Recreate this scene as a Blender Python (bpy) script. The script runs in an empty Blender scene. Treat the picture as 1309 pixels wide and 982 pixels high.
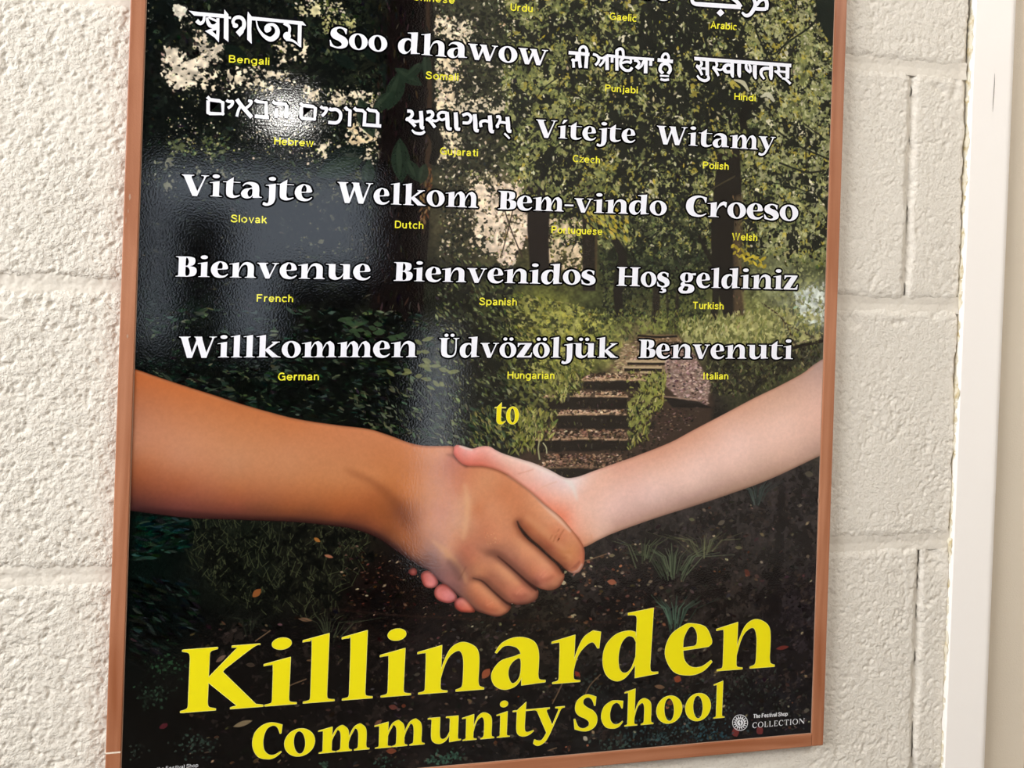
import bpy, math, random
import numpy as np
from mathutils import Matrix, Vector
from mathutils.geometry import tessellate_polygon

scene = bpy.context.scene
COL = scene.collection
random.seed(7)

# ------------------------------------------------------------------ camera
YAW, PITCH, ROLL, DIST, CZ, PPY, FPX = 0.215413, 0.001215, 0.032627, 0.742023, 0.032450, 327.48, 1150.0
_cy, _sy, _cp, _sp = math.cos(YAW), math.sin(YAW), math.cos(PITCH), math.sin(PITCH)
_cr, _sr = math.cos(ROLL), math.sin(ROLL)
FW = np.array([_sy * _cp, _cy * _cp, _sp])
_rt = np.array([_cy, -_sy, 0.0])
_up = np.cross(_rt, FW)
RT = _cr * _rt + _sr * _up
UP = -_sr * _rt + _cr * _up
cam_data = bpy.data.cameras.new('camera')
cam = bpy.data.objects.new('camera', cam_data)
COL.objects.link(cam)
scene.camera = cam
cam_data.sensor_width = 36.0
cam_data.lens = 36.0 * FPX / 1309.0
cam_data.shift_y = -(491.0 - PPY) / 1309.0
cam_data.clip_start = 0.02
cam_data.clip_end = 50
cam.matrix_world = Matrix(((RT[0], UP[0], -FW[0], 0.0), (RT[1], UP[1], -FW[1], -DIST),
                           (RT[2], UP[2], -FW[2], CZ), (0, 0, 0, 1)))

# ------------------------------------------------------------------ light and exposure
scene.view_settings.view_transform = 'Standard'
scene.view_settings.look = 'None'
scene.view_settings.exposure = 0.24
scene.view_settings.gamma = 1.0
world = bpy.data.worlds.new('daylight')
scene.world = world
world.use_nodes = True
bg = world.node_tree.nodes['Background']
bg.inputs[0].default_value = (0.86, 0.92, 1.0, 1)
bg.inputs[1].default_value = WORLD_STRENGTH = 2.9


def area_lamp(name, loc, target, sx, sy, power, color):
    d = bpy.data.lights.new(name, 'AREA')
    d.shape = 'RECTANGLE'
    d.size, d.size_y, d.energy, d.color = sx, sy, power, color
    o = bpy.data.objects.new(name, d)
    COL.objects.link(o)
    o.location = loc
    o.rotation_euler = (Vector(target) - Vector(loc)).to_track_quat('-Z', 'Y').to_euler()
    return o


# daylight through the classroom window on the left, and an added warm fill brightening the right side
area_lamp('window_daylight', (-1.95, -1.15, 0.75), (0.2, 0, -0.05), 1.3, 1.2, 51, (0.985, 0.99, 1.0))
area_lamp('ceiling_daylight', (1.3, -1.5, 1.38), (0.7, -0.3, -0.2), 1.2, 1.2, 34, (1.0, 0.96, 0.90))


# ------------------------------------------------------------------ measuring: plane of the print is y = 0
def proj(X, Z, Y=0.0):
    vx, vy, vz = X, Y + DIST, Z - CZ
    w = vx * FW[0] + vy * FW[1] + vz * FW[2]
    return (654.5 + FPX * (vx * RT[0] + vy * RT[1] + vz * RT[2]) / w,
            PPY - FPX * (vx * UP[0] + vy * UP[1] + vz * UP[2]) / w)


def onwall(x, y, Y=0.0):
    a, b = (x - 654.5) / FPX, -(y - PPY) / FPX
    vx = FW[0] + a * RT[0] + b * UP[0]
    vy = FW[1] + a * RT[1] + b * UP[1]
    vz = FW[2] + a * RT[2] + b * UP[2]
    t = (Y + DIST) / vy
    return vx * t, CZ + vz * t


XA, XI, XJ, XB = -0.1451, -0.1339, 0.4567, 0.4683     # rails: outer/inner left, inner/outer right
ZB, ZI = -0.4047, -0.3934
ZTI = ZI + 0.841
ZT = ZTI + 0.0113
# ------------------------------------------------------------------ the printed picture, painted as an array of ink colours
KPX = 2800.0
CW, CH = int((XJ - XI) * KPX) + 1, int((ZTI - ZI) * KPX) + 1
rng = np.random.default_rng(11)


def tocan(pts):
    p = np.asarray(pts, float).reshape(-1, 2)
    X, Z = onwall(p[:, 0], p[:, 1])
    return np.stack([(X - XI) * KPX, (ZTI - Z) * KPX], 1)


def resize(a, h, w):
    ys = np.linspace(0, a.shape[0] - 1, h)
    xs = np.linspace(0, a.shape[1] - 1, w)
    y0 = np.minimum(ys.astype(int), a.shape[0] - 2)
    x0 = np.minimum(xs.astype(int), a.shape[1] - 2)
    fy, fx = ys - y0, xs - x0
    if a.ndim == 3:
        fy, fx = fy[:, None, None], fx[None, :, None]
    else:
        fy, fx = fy[:, None], fx[None, :]
    r0 = a[y0][:, x0] * (1 - fx) + a[y0][:, x0 + 1] * fx
    r1 = a[y0 + 1][:, x0] * (1 - fx) + a[y0 + 1][:, x0 + 1] * fx
    return (r0 * (1 - fy) + r1 * fy).astype(np.float32)


def noise(h, w, cell):
    a = rng.random((int(h / cell) + 3, int(w / cell) + 3)).astype(np.float32)
    return resize(a, h, w) * 2 - 1


def blur(a, r):
    r = int(max(1, round(r)))
    for _ in range(2):
        for ax in (0, 1):
            pad = [(0, 0)] * a.ndim
            pad[ax] = (r + 1, r)
            c = np.cumsum(np.pad(a, pad, mode='edge'), axis=ax, dtype=np.float64)
            n = a.shape[ax]
            sl1 = [slice(None)] * a.ndim
            sl0 = [slice(None)] * a.ndim
            sl1[ax] = slice(2 * r + 1, 2 * r + 1 + n)
            sl0[ax] = slice(0, n)
            a = ((c[tuple(sl1)] - c[tuple(sl0)]) / (2 * r + 1)).astype(np.float32)
    return a


def cover(poly, x0, y0, w, h, sub=3):
    """coverage of a polygon (canvas coordinates) on a window, anti-aliased"""
    acc = np.zeros((h, w + 2), np.float32)
    P = poly - np.array([x0, y0])
    Q = np.roll(P, -1, 0)
    for r in range(h):
        for s in range(sub):
            y = r + (s + .5) / sub
            m = (P[:, 1] <= y) != (Q[:, 1] <= y)
            if not m.any():
                continue
            a, b = P[m], Q[m]
            xs = np.sort(a[:, 0] + (y - a[:, 1]) * (b[:, 0] - a[:, 0]) / (b[:, 1] - a[:, 1]))
            for i in range(0, len(xs) - 1, 2):
                l, q = min(max(xs[i], 0), w), min(max(xs[i + 1], 0), w)
                if q <= l:
                    continue
                # coverage as a difference array
                for e, sg in ((l, 1.0), (q, -1.0)):
                    k = int(e)
                    f = e - k
                    acc[r, k] += sg * (1 - f)
                    acc[r, k + 1] += sg * f
    return np.clip(np.cumsum(acc, 1)[:, :w] / sub, 0, 1)


def window(poly, pad):
    x0 = int(max(0, poly[:, 0].min() - pad)); y0 = int(max(0, poly[:, 1].min() - pad))
    x1 = int(min(CW, poly[:, 0].max() + pad + 1)); y1 = int(min(CH, poly[:, 1].max() + pad + 1))
    return x0, y0, x1, y1


def smooth_path(pts, closed=False, n=6):
    P = np.asarray(pts, float)
    if closed:
        P = np.vstack([P[-1], P, P[0], P[1]])
    else:
        P = np.vstack([2 * P[0] - P[1], P, 2 * P[-1] - P[-2]])
    out = []
    for i in range(1, len(P) - 2):
        a, b, c, d = P[i - 1:i + 3]
        for k in range(n):
            t = k / n
            out.append(.5 * ((2 * b) + (c - a) * t + (2 * a - 5 * b + 4 * c - d) * t * t + (3 * b - 3 * c + d - a) * t ** 3))
    if not closed:
        out.append(P[-2])
    return np.array(out)


def ribbon(pts, w):
    P = np.asarray(pts, float)
    w = np.full(len(P), w, float) if np.isscalar(w) else np.interp(np.linspace(0, 1, len(P)), np.linspace(0, 1, len(w)), w)
    d = np.gradient(P, axis=0)
    d /= np.linalg.norm(d, axis=1)[:, None] + 1e-9
    nrm = np.stack([-d[:, 1], d[:, 0]], 1) * (w / 2)[:, None]
    return np.vstack([P + nrm, (P - nrm)[::-1]])


def fill(img, pts, col, alpha=1.0, soft=0, sm=False):
    """paint a polygon given in measured coordinates"""
    p = np.asarray(pts, float)
    if sm:
        p = smooth_path(p, True)
    c = tocan(p)
    x0, y0, x1, y1 = window(c, soft * 2 + 2)
    if x1 - x0 < 2 or y1 - y0 < 2:
        return
    m = cover(c, x0, y0, x1 - x0, y1 - y0)
    if soft:
        m = blur(m, soft)
    m = (m * alpha)[..., None]
    r = img[y0:y1, x0:x1]
    r += m * (np.asarray(col, np.float32) / 255 - r)


def line(img, pts, w, col, alpha=1.0, soft=0, sm=True):
    P = np.asarray(pts, float)
    if sm and len(P) > 2:
        P = smooth_path(P)
    fill(img, ribbon(P, w), col, alpha, soft)


def leaf(img, cx, cy, L, W, ang, col, alpha=1.0):
    """one small printed leaf or fleck: a soft lens shape (canvas coordinates)"""
    R = L / 2 + 1.5
    x0, x1 = int(cx - R), int(cx + R) + 1
    y0, y1 = int(cy - R), int(cy + R) + 1
    if x0 < 0 or y0 < 0 or x1 >= CW or y1 >= CH:
        return
    yy, xx = np.ogrid[y0 - cy:y1 - cy, x0 - cx:x1 - cx]
    ca, sa = math.cos(ang), math.sin(ang)
    u = (xx * ca + yy * sa) / (L / 2)
    v = (-xx * sa + yy * ca)
    m = np.clip((1 - u * u) * W / 2 + .5 - np.abs(v), 0, 1) * alpha
    r = img[y0:y1, x0:x1]
    r += m[..., None] * (col - r)


def inside(poly, x, y):
    P = np.asarray(poly, float); Q = np.roll(P, -1, 0)
    c = False
    for (ax, ay), (bx, by) in zip(P, Q):
        if (ay > y) != (by > y) and x < (bx - ax) * (y - ay) / (by - ay) + ax:
            c = not c
    return c


def scatter(img, zone, n, pal, L=(3, 8), W=(.3, .6), ang=(0, math.pi), alpha=(.6, 1), jit=14, clump=0.0):
    """n flecks over a zone polygon (measured coordinates); pal = [(weight, rgb)]"""
    Z = np.asarray(zone, float)
    x0, y0 = Z.min(0); x1, y1 = Z.max(0)
    wts = np.array([p[0] for p in pal], float); wts /= wts.sum()
    cols = np.array([p[1] for p in pal], float)
    centres = None
    if clump > 0:
        k = max(3, int(n / 26))
        centres = np.stack([rng.uniform(x0, x1, k), rng.uniform(y0, y1, k)], 1)
        ccol = rng.choice(len(pal), k, p=wts)
    pts, cid = [], []
    tries = 0
    while len(pts) < n and tries < n * 12:
        tries += 1
        if centres is not None and rng.random() < clump:
            q = rng.integers(len(centres))
            x, y = centres[q] + rng.normal(0, 7, 2) * (1.4, .8)
            c = ccol[q] if rng.random() < .6 else rng.choice(len(pal), p=wts)
        else:
            x, y = rng.uniform(x0, x1), rng.uniform(y0, y1)
            c = rng.choice(len(pal), p=wts)
        if inside(Z, x, y):
            pts.append((x, y)); cid.append(c)
    C = tocan(pts)
    for (cx, cy), c in zip(C, cid):
        col = np.clip(cols[c] + rng.normal(0, jit) + rng.normal(0, jit * .35, 3), 0, 255) / 255
        l = rng.uniform(*L) * 1.85
        leaf(img, cx, cy, l, l * rng.uniform(*W), rng.uniform(*ang), col, rng.uniform(*alpha))


def field(points, x0, y0, x1, y1, power=2.2, step=8):
    """smooth colour field through measured colour samples (canvas window)"""
    P = tocan([(p[0], p[1]) for p in points])
    Cc = np.array([p[2] for p in points], float) / 255
    gx = np.arange(x0, x1 + step, step); gy = np.arange(y0, y1 + step, step)
    GX, GY = np.meshgrid(gx, gy)
    num = np.zeros(GX.shape + (3,)); den = np.zeros(GX.shape)
    for (px, py), c in zip(P, Cc):
        w = 1 / ((GX - px) ** 2 + (GY - py) ** 2 + 300.) ** power
        num += w[..., None] * c; den += w
    a = (num / den[..., None]).astype(np.float32)
    full = resize(a, (len(gy) - 1) * step + 1, (len(gx) - 1) * step + 1)
    return full[:y1 - y0, :x1 - x0]


def spline_field(points, x0, y0, x1, y1, step=6):
    """thin-plate surface through measured colour samples (canvas window)"""
    P = tocan([(p[0], p[1]) for p in points]) / 100.
    Cc = np.array([p[2] for p in points], float) / 255
    n = len(P)
    r2 = ((P[:, None] - P[None]) ** 2).sum(-1)
    A = np.zeros((n + 3, n + 3))
    A[:n, :n] = .5 * r2 * np.log(r2 + 1e-9) + np.eye(n) * .004
    A[:n, n] = 1; A[:n, n + 1:] = P; A[n, :n] = 1; A[n + 1:, :n] = P.T
    sol = np.linalg.solve(A, np.vstack([Cc, np.zeros((3, 3))]))
    gx = np.arange(x0, x1 + step, step) / 100.; gy = np.arange(y0, y1 + step, step) / 100.
    GX, GY = np.meshgrid(gx, gy)
    out = sol[n] + GX[..., None] * sol[n + 1] + GY[..., None] * sol[n + 2]
    for (px, py), w in zip(P, sol[:n]):
        q = (GX - px) ** 2 + (GY - py) ** 2 + 1e-9
        out += (.5 * q * np.log(q))[..., None] * w
    out = np.clip(out, Cc.min(0) * .9, Cc.max(0) * 1.03)
    full = resize(out, (len(gy) - 1) * step + 1, (len(gx) - 1) * step + 1)
    return full[:y1 - y0, :x1 - x0]


def blotch(img, zone, col, frac, cells=(26, 12, 6, 3), alpha=.9, soft=14, edge=.1, var=12):
    """ragged patches of one colour (gaps between leaves, clumps of foliage) inside a zone"""
    c = tocan(zone)
    x0, y0, x1, y1 = window(c, soft * 2)
    h, w = y1 - y0, x1 - x0
    if h < 8 or w < 8:
        return
    zm = blur(cover(c, x0, y0, w, h, 1), soft)
    nz = sum(noise(h, w, k * 1.4) * a for k, a in zip(cells, (.55, .75, .8, .6)))
    thr = np.quantile(nz[::4, ::4], 1 - frac)
    m = np.clip((nz - thr - (1 - zm) * 1.8 + edge) / (2 * edge), 0, 1) * alpha
    tint = 1 + noise(h, w, 9)[..., None] * (var / 40.)
    cc = np.asarray(col, np.float32) / 255 * tint
    r = img[y0:y1, x0:x1]
    r += m[..., None] * (cc - r)


TAN = [(150, 467), (173, 472), (202, 482), (238, 494), (273, 505), (310, 517), (345, 527), (372, 534), (399, 539), (435, 544),
       (471, 548.5), (496, 556), (525, 566.5), (543, 569.8), (579, 570.5), (640, 585), (700, 640), (716, 660), (730, 676), (741, 690), (746, 699),
       (747.5, 708), (746.5, 721), (741.5, 730.5), (734, 733.5), (727, 731), (721, 727.5), (721.5, 735), (720, 743),
       (713.5, 751.5), (702.5, 755), (691.5, 753), (686, 751), (688.5, 757), (686, 766), (675, 772), (661, 773.5),
       (654, 771.5), (653, 778), (646, 785), (635, 788.5), (620, 785), (607, 780), (588, 763.5), (577, 753.5),
       (559, 741), (547, 729), (536, 724), (510, 707), (482, 688), (453, 677), (420, 672), (381, 668), (309, 665), (238, 662),
       (165, 653), (150, 652)]
PALE = [(1075, 446), (1052, 459), (1038, 468), (1025, 478), (995, 494), (965, 508.5), (930, 527), (887, 549.5), (856, 566),
        (813, 583), (789, 591.5), (758, 602.5), (742, 608.5), (728, 611.3), (718, 609), (702, 600.5), (682, 592), (669, 588), (645, 580.5),
        (634, 575.5), (627, 571.3), (620, 570.3), (612, 571.3), (603.5, 573.5), (591, 570), (583.5, 569), (579.5, 573), (580, 581), (588, 591),
        (598, 595.7), (618, 596.6), (634, 600.5), (648, 607), (662, 617), (677, 628), (696, 645), (716, 665), (730, 680),
        (741, 691), (746.5, 699.5), (767, 689.5), (789, 680), (838, 662.5), (887, 647), (935, 631), (985, 612.5), (1048, 583), (1075, 572)]
TIPS = [[(522, 731), (525, 727), (530, 726), (533, 730), (532, 735), (526, 735.5)],
        [(538, 737), (541, 731), (548, 730), (555, 735.5), (560, 744), (557.5, 749.5), (551, 752), (542.5, 749)],
        [(555.5, 755), (560.5, 748), (569, 747), (575.5, 752), (584, 762), (581, 768.5), (573, 771), (563, 768.5), (556.5, 763)],
        [(581, 770), (585, 765), (592, 764), (599, 770), (607, 781), (602, 783), (589.5, 782), (582.5, 777)]]

G1, G2, G3, G4 = (64, 72, 40), (104, 108, 56), (146, 146, 84), (36, 43, 28)
CREAM, YEL, DK, SKY = (222, 206, 178), (168, 152, 52), (14, 16, 13), (206, 204, 190)


def make_art():
    img = np.zeros((CH, CW, 3), np.float32)
    B = [  # average tones of the woodland picture, lower right lifted to carry reflected haze
        (180, -300, (10, 16, 14)), (400, -300, (24, 30, 24)), (700, -300, (46, 54, 34)), (1000, -300, (62, 70, 44)),
        (200, -100, (10, 14, 12)), (500, -120, (22, 20, 16)), (800, -100, (50, 56, 36)), (1040, -100, (70, 76, 48)),
        (200, 20, (10, 15, 13)), (260, 60, (30, 32, 26)), (340, 100, (24, 26, 20)), (430, 40, (26, 32, 22)), (430, 170, (22, 27, 20)),
        (220, 180, (14, 18, 15)), (300, 180, (22, 27, 20)), (520, 60, (16, 14, 11)), (520, 160, (20, 24, 18)), (600, 50, (54, 54, 40)),
        (600, 170, (48, 48, 36)), (680, 60, (50, 56, 32)), (680, 190, (54, 60, 34)), (760, 30, (54, 58, 34)), (760, 140, (62, 66, 36)),
        (840, 60, (38, 44, 28)), (850, 180, (38, 42, 26)), (930, 60, (34, 38, 27)), (920, 150, (56, 58, 36)), (1000, 60, (74, 76, 44)), (1040, 130, (78, 80, 52)),
        (1000, 200, (60, 64, 40)), (1050, 40, (20, 26, 22)), (1050, 240, (76, 78, 52)), (980, 280, (76, 78, 50)), (720, 250, (68, 70, 34)),
        (830, 240, (58, 60, 34)), (640, 270, (104, 92, 70)), (600, 300, (58, 54, 38)), (720, 320, (74, 70, 44)), (800, 320, (44, 50, 32)), (860, 320, (38, 44, 30)),
        (1040, 330, (74, 78, 50)), (1020, 380, (112, 114, 86)), (1045, 400, (150, 155, 140)), (960, 420, (120, 122, 68)), (870, 400, (80, 84, 44)),
        (700, 400, (92, 94, 44)), (640, 400, (52, 56, 30)), (600, 440, (28, 29, 25)), (620, 500, (32, 34, 27)), (680, 470, (84, 88, 42)), (750, 430, (112, 114, 56)),
        (760, 400, (60, 64, 36)), (820, 450, (120, 108, 74)), (1000, 460, (60, 62, 38)), (950, 490, (50, 50, 34)), (1040, 440, (50, 50, 40)),
        (220, 260, (14, 16, 15)), (300, 320, (10, 9, 8)), (400, 300, (16, 17, 15)), (430, 380, (16, 18, 14)), (230, 420, (9, 14, 11)), (350, 400, (12, 11, 9)),
        (500, 350, (13, 9, 8)), (560, 370, (30, 32, 24)), (200, 460, (9, 16, 12)), (350, 470, (9, 15, 11)), (450, 480, (12, 19, 13)), (480, 520, (8, 9, 7)),
        (560, 520, (18, 19, 16)), (620, 550, (30, 32, 26)), (690, 560, (40, 34, 27)), (750, 540, (44, 34, 27)), (850, 550, (33, 27, 24)), (900, 520, (34, 30, 26)),
        (180, 700, (5, 12, 9)), (180, 800, (3, 7, 6)), (180, 950, (3, 4, 4)), (300, 720, (16, 19, 14)), (300, 850, (9, 9, 8)), (300, 960, (5, 5, 5)), (420, 720, (22, 22, 16)),
        (420, 850, (12, 10, 9)), (480, 760, (18, 11, 9)), (480, 900, (14, 11, 11)), (560, 850, (28, 22, 21)), (650, 800, (34, 30, 25)), (650, 950, (22, 21, 21)), (800, 720, (36, 31, 30)),
        (900, 660, (42, 37, 36)), (1000, 640, (42, 37, 37)), (1030, 800, (36, 31, 33)), (900, 800, (39, 34, 31)), (800, 930, (24, 24, 24)), (1000, 940, (22, 22, 25)),
    ]
    img[:] = field(B, 0, 0, CW, CH, 1.9, 12)
    n1 = noise(CH, CW, 22) * .5 + noise(CH, CW, 9) * .35 + noise(CH, CW, 4) * .35
    img *= np.clip(1 + n1 * .55, .3, 2)[..., None]

    # ---- tree tops (goes on above the visible part)
    top = [(150, -420), (1110, -420), (1110, 0), (150, 0)]
    scatter(img, top, 3200, [(4, DK), (3, G4), (3, G1), (2, G2), (1, CREAM)], (5, 14), (.3, .6), clump=.5)
    # dark left canopy with sky showing through
    scatter(img, [(180, 0), (500, 0), (490, 230), (170, 240)], 2200, [(5, DK), (3, (22, 30, 23)), (1.2, (40, 48, 34)), (.5, (64, 72, 44))], (3, 9), clump=.4)
    for zone, n, pal, L in (
            ([(208, 62), (226, 58), (234, 72), (262, 74), (262, 92), (245, 112), (222, 116), (206, 96)], 620, [(5, CREAM), (1, (190, 165, 150)), (2.2, DK)], (2, 6)),
            ([(246, 38), (262, 40), (268, 56), (286, 56), (282, 80), (256, 80), (248, 62)], 330, [(5, CREAM), (2, DK)], (2, 6)),
            ([(222, 6), (236, 6), (240, 16), (232, 24), (224, 18)], 70, [(1, (214, 205, 185))], (3, 6)),
            ([(228, 22), (246, 24), (244, 36), (230, 35)], 26, [(1, CREAM)], (1.5, 3)),
            ([(246, 90), (330, 84), (386, 96), (386, 112), (300, 122), (250, 120)], 420, [(2.4, CREAM), (2.6, DK)], (1.5, 5)),
            ([(345, 45), (395, 48), (392, 80), (350, 84)], 120, [(2, CREAM), (2, DK), (1, G2)], (1.5, 5)),
            ([(378, 0), (440, 0), (440, 20), (378, 22)], 150, [(3, CREAM), (2, G2), (2, DK)], (2, 5)),
            ([(410, 20), (456, 22), (452, 44), (412, 42)], 160, [(2, (196, 186, 140)), (2, G3), (2, DK)], (2, 5)),
            ([(212, 118), (470, 108), (480, 200), (214, 208)], 520, [(3, CREAM), (2, G3), (1, (178, 160, 130))], (1, 3.2)),
            ([(418, 112), (486, 116), (488, 142), (420, 138)], 210, [(3, CREAM), (1, G3), (1.5, DK)], (2, 5)),
            ([(384, 108), (408, 112), (406, 132), (386, 130)], 90, [(3, CREAM), (1, DK)], (2, 5)),
            ([(456, 140), (484, 140), (486, 176), (452, 186), (440, 176)], 200, [(4, CREAM), (1, DK)], (2, 6)),
            ([(388, 175), (500, 180), (490, 215), (392, 210)], 200, [(2, CREAM), (1, G3), (2, DK)], (1, 4)),
            ([(210, 180), (300, 172), (296, 205), (214, 210)], 170, [(3, (80, 88, 54)), (2, (54, 62, 42)), (1, (150, 150, 100))], (2, 5)),
            ([(184, 0), (190, 0), (188, 60), (183, 120), (181, 110)], 60, [(3, (214, 208, 188)), (1, DK)], (1.5, 4)),
            ([(340, 205), (478, 200), (470, 330), (380, 330)], 380, [(2, (58, 60, 44)), (1, (100, 98, 72)), (2, DK)], (1.5, 4)),
            ([(188, 205), (300, 200), (340, 240), (210, 260)], 230, [(2, (74, 80, 66)), (1, (140, 138, 116)), (2, DK)], (1, 3))):
        scatter(img, zone, n, pal, L, (.5, .95), alpha=(.75, 1))
    for zone, col, fr, al, so in (([(180, -10), (500, -10), (490, 232), (170, 240)], (9, 12, 10), .5, .85, 20),
                              ([(206, 60), (234, 58), (236, 72), (270, 74), (266, 96), (245, 112), (218, 116), (204, 96)], (214, 200, 178), .62, .97, 6), ([(246, 38), (262, 40), (268, 56), (290, 56), (284, 82), (256, 80)], (214, 200, 178), .52, .97, 6),
                              ([(221, 6), (238, 6), (240, 20), (226, 24)], (212, 204, 186), .9, .97, 4), ([(246, 88), (330, 84), (388, 96), (388, 114), (300, 122), (250, 120)], CREAM, .27, .95, 8), ([(345, 45), (398, 48), (394, 80), (350, 84)], CREAM, .26, .95, 8),
                              ([(376, 0), (442, 0), (442, 22), (376, 22)], (206, 196, 150), .4, .9, 8), ([(408, 18), (458, 22), (454, 46), (410, 42)], (170, 166, 108), .4, .85, 8), ([(416, 110), (488, 114), (490, 144), (418, 138)], CREAM, .32, .95, 8),
                              ([(382, 106), (410, 110), (408, 134), (384, 132)], CREAM, .34, .95, 6), ([(440, 140), (486, 138), (488, 186), (444, 190)], (224, 200, 160), .42, .95, 8), ([(206, 178), (302, 170), (298, 208), (210, 212)], (84, 90, 58), .22, .8, 10),
                              ([(182, 200), (300, 196), (310, 235), (200, 260)], (120, 118, 98), .12, .8, 10), ([(380, 176), (500, 180), (490, 216), (390, 212)], CREAM, .14, .9, 8), ([(340, 215), (478, 205), (470, 330), (370, 330)], (96, 94, 70), .08, .7, 12)):
        blotch(img, zone, col, fr, (14, 8, 4, 2.6), al, so)
    # hanging dark leaves
    for x, y, a, l in ((196, 40, 1.4, 60), (214, 36, 1.9, 50), (300, 66, .4, 34), (470, 60, 1.1, 44), (440, 78, .5, 36), (500, 106, 1.2, 50), (330, 150, 2.4, 40), (440, 200, 2.7, 60)):
        cx, cy = tocan([(x, y)])[0]
        leaf(img, cx, cy, l * 1.8, l * .75, a, np.array((15, 24, 19)) / 255., .85)

    # ---- middle: pale sky gaps and sunlit leaves right of the big trunk
    scatter(img, [(555, 0), (660, 0), (650, 230), (560, 230)], 1700, [(3, (50, 54, 38)), (2, (84, 88, 62)), (1.6, CREAM), (2, (26, 28, 22))], (2, 6), clump=.4)
    for zone, n in (([(555, 20), (606, 22), (600, 55), (555, 46)], 210), ([(556, 60), (590, 62), (592, 130), (556, 150)], 220), ([(556, 160), (590, 165), (584, 205), (556, 210)], 160),
                    ([(636, 0), (700, 10), (690, 60), (640, 50)], 120), ([(560, 120), (650, 128), (640, 150), (560, 146)], 120)):
        scatter(img, zone, n, [(3, CREAM), (1, (196, 170, 130)), (1.4, (30, 30, 22))], (1.5, 4.5), (.5, .95))
    for zone, col, fr, al, so in (([(555, 0), (655, 0), (645, 232), (560, 232)], (24, 26, 20), .4, .85, 14), ([(555, 18), (608, 22), (602, 58), (555, 48)], CREAM, .5, .95, 6), ([(556, 60), (592, 62), (594, 132), (556, 150)], (226, 204, 170), .38, .95, 6),
                              ([(556, 160), (592, 165), (586, 206), (556, 212)], (222, 204, 170), .36, .9, 6), ([(600, 60), (660, 62), (655, 130), (600, 130)], CREAM, .12, .9, 8), ([(560, 118), (655, 126), (645, 152), (560, 148)], CREAM, .3, .9, 6)):
        blotch(img, zone, col, fr, (14, 8, 4, 2.6), al, so)
    right = [(650, -20), (1075, -20), (1070, 330), (1040, 340), (700, 320), (650, 230)]
    scatter(img, right, 4200, [(3, G1), (3, G2), (2.2, G3), (3, G4), (2.0, DK), (.9, YEL), (.5, CREAM)], (3, 10), (.3, .65), (.3, 2.4), clump=.55)
    for zone, n, pal in (([(820, 20), (960, 30), (950, 66), (900, 78), (820, 70)], 420, [(3, DK), (2, (28, 36, 26)), (1, G4)]),
                         ([(780, 120), (870, 110), (875, 210), (822, 228), (800, 180)], 420, [(3, DK), (2, (30, 34, 22)), (1, G4)]),
                         ([(895, 90), (960, 88), (960, 150), (900, 160)], 260, [(3, DK), (2, (30, 36, 26)), (1.4, G1)]),
                         ([(690, 205), (720, 200), (720, 250), (690, 250)], 110, [(3, DK), (2, G4)]),
                         ([(690, 20), (800, 20), (800, 60), (700, 56)], 200, [(2, (26, 26, 20)), (1.5, G3), (1, CREAM)]),
                         ([(960, 20), (1040, 10), (1050, 90), (980, 84)], 380, [(3, G3), (2, (170, 166, 110)), (1.5, G4), (1, CREAM)]),
                         ([(1000, 90), (1066, 90), (1060, 210), (990, 200)], 520, [(3, (120, 124, 86)), (2, G2), (2, G1), (.6, CREAM)]),
                         ([(640, 90), (690, 90), (720, 190), (650, 200)], 300, [(2, G3), (2, G2), (2, G4)]),
                         ([(730, 195), (810, 195), (830, 250), (740, 262)], 330, [(3, YEL), (2, G3), (1.6, G1)]),
                         ([(880, 225), (930, 215), (960, 260), (905, 300), (880, 280)], 160, [(2, G3), (1.2, CREAM), (2, G4)]),
                         ([(955, 190), (1066, 200), (1058, 345), (960, 320)], 900, [(3, (112, 116, 74)), (2.4, G2), (2, G1), (.5, YEL)])):
        scatter(img, zone, n, pal, (3, 9), (.35, .7), (.2, 2.6))
    cano = [(640, -20), (1080, -20), (1070, 335), (690, 322), (645, 230)]
    blotch(img, [(150, -420), (1110, -420), (1110, 0), (150, 0)], (16, 19, 14), .45, alpha=.8)
    for zone, col, fr, al in ((cano, (30, 34, 22), .42, .7), (cano, (112, 114, 60), .22, .62), (cano, (150, 150, 92), .10, .7), (cano, (17, 19, 14), .26, .85),
                              ([(820, -10), (965, 10), (960, 72), (880, 84), (810, 70)], (20, 24, 18), .6, .85), ([(775, 110), (875, 105), (880, 215), (815, 232), (790, 190)], (20, 22, 16), .55, .85),
                              ([(890, 85), (960, 84), (965, 150), (900, 165)], (22, 28, 20), .5, .85), ([(730, 195), (815, 190), (830, 255), (735, 265)], (160, 146, 54), .32, .8),
                              ([(690, 200), (725, 200), (725, 260), (690, 258)], (18, 18, 14), .6, .85), ([(960, 20), (1045, 8), (1055, 90), (980, 84)], (166, 162, 104), .3, .8),
                              ([(1000, 90), (1070, 86), (1066, 215), (985, 205)], (136, 136, 98), .32, .7), ([(955, 190), (1070, 200), (1060, 345), (960, 330)], (122, 124, 78), .34, .7),
                              ([(740, 0), (800, 8), (800, 60), (740, 60)], (200, 190, 150), .10, .8), ([(650, 0), (700, 6), (695, 60), (645, 60)], CREAM, .22, .9),
                              ([(955, 95), (1000, 100), (1005, 150), (965, 140)], (204, 198, 172), .24, .9), ([(925, 20), (975, 20), (970, 90), (935, 80)], (196, 188, 152), .16, .85),
                              ([(880, 230), (930, 222), (955, 262), (900, 300)], (196, 190, 156), .18, .85), ([(700, 225), (790, 235), (780, 262), (700, 262)], (158, 146, 62), .25, .8)):
        blotch(img, zone, col, fr, (22, 12, 6, 3), al, 16)
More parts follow.
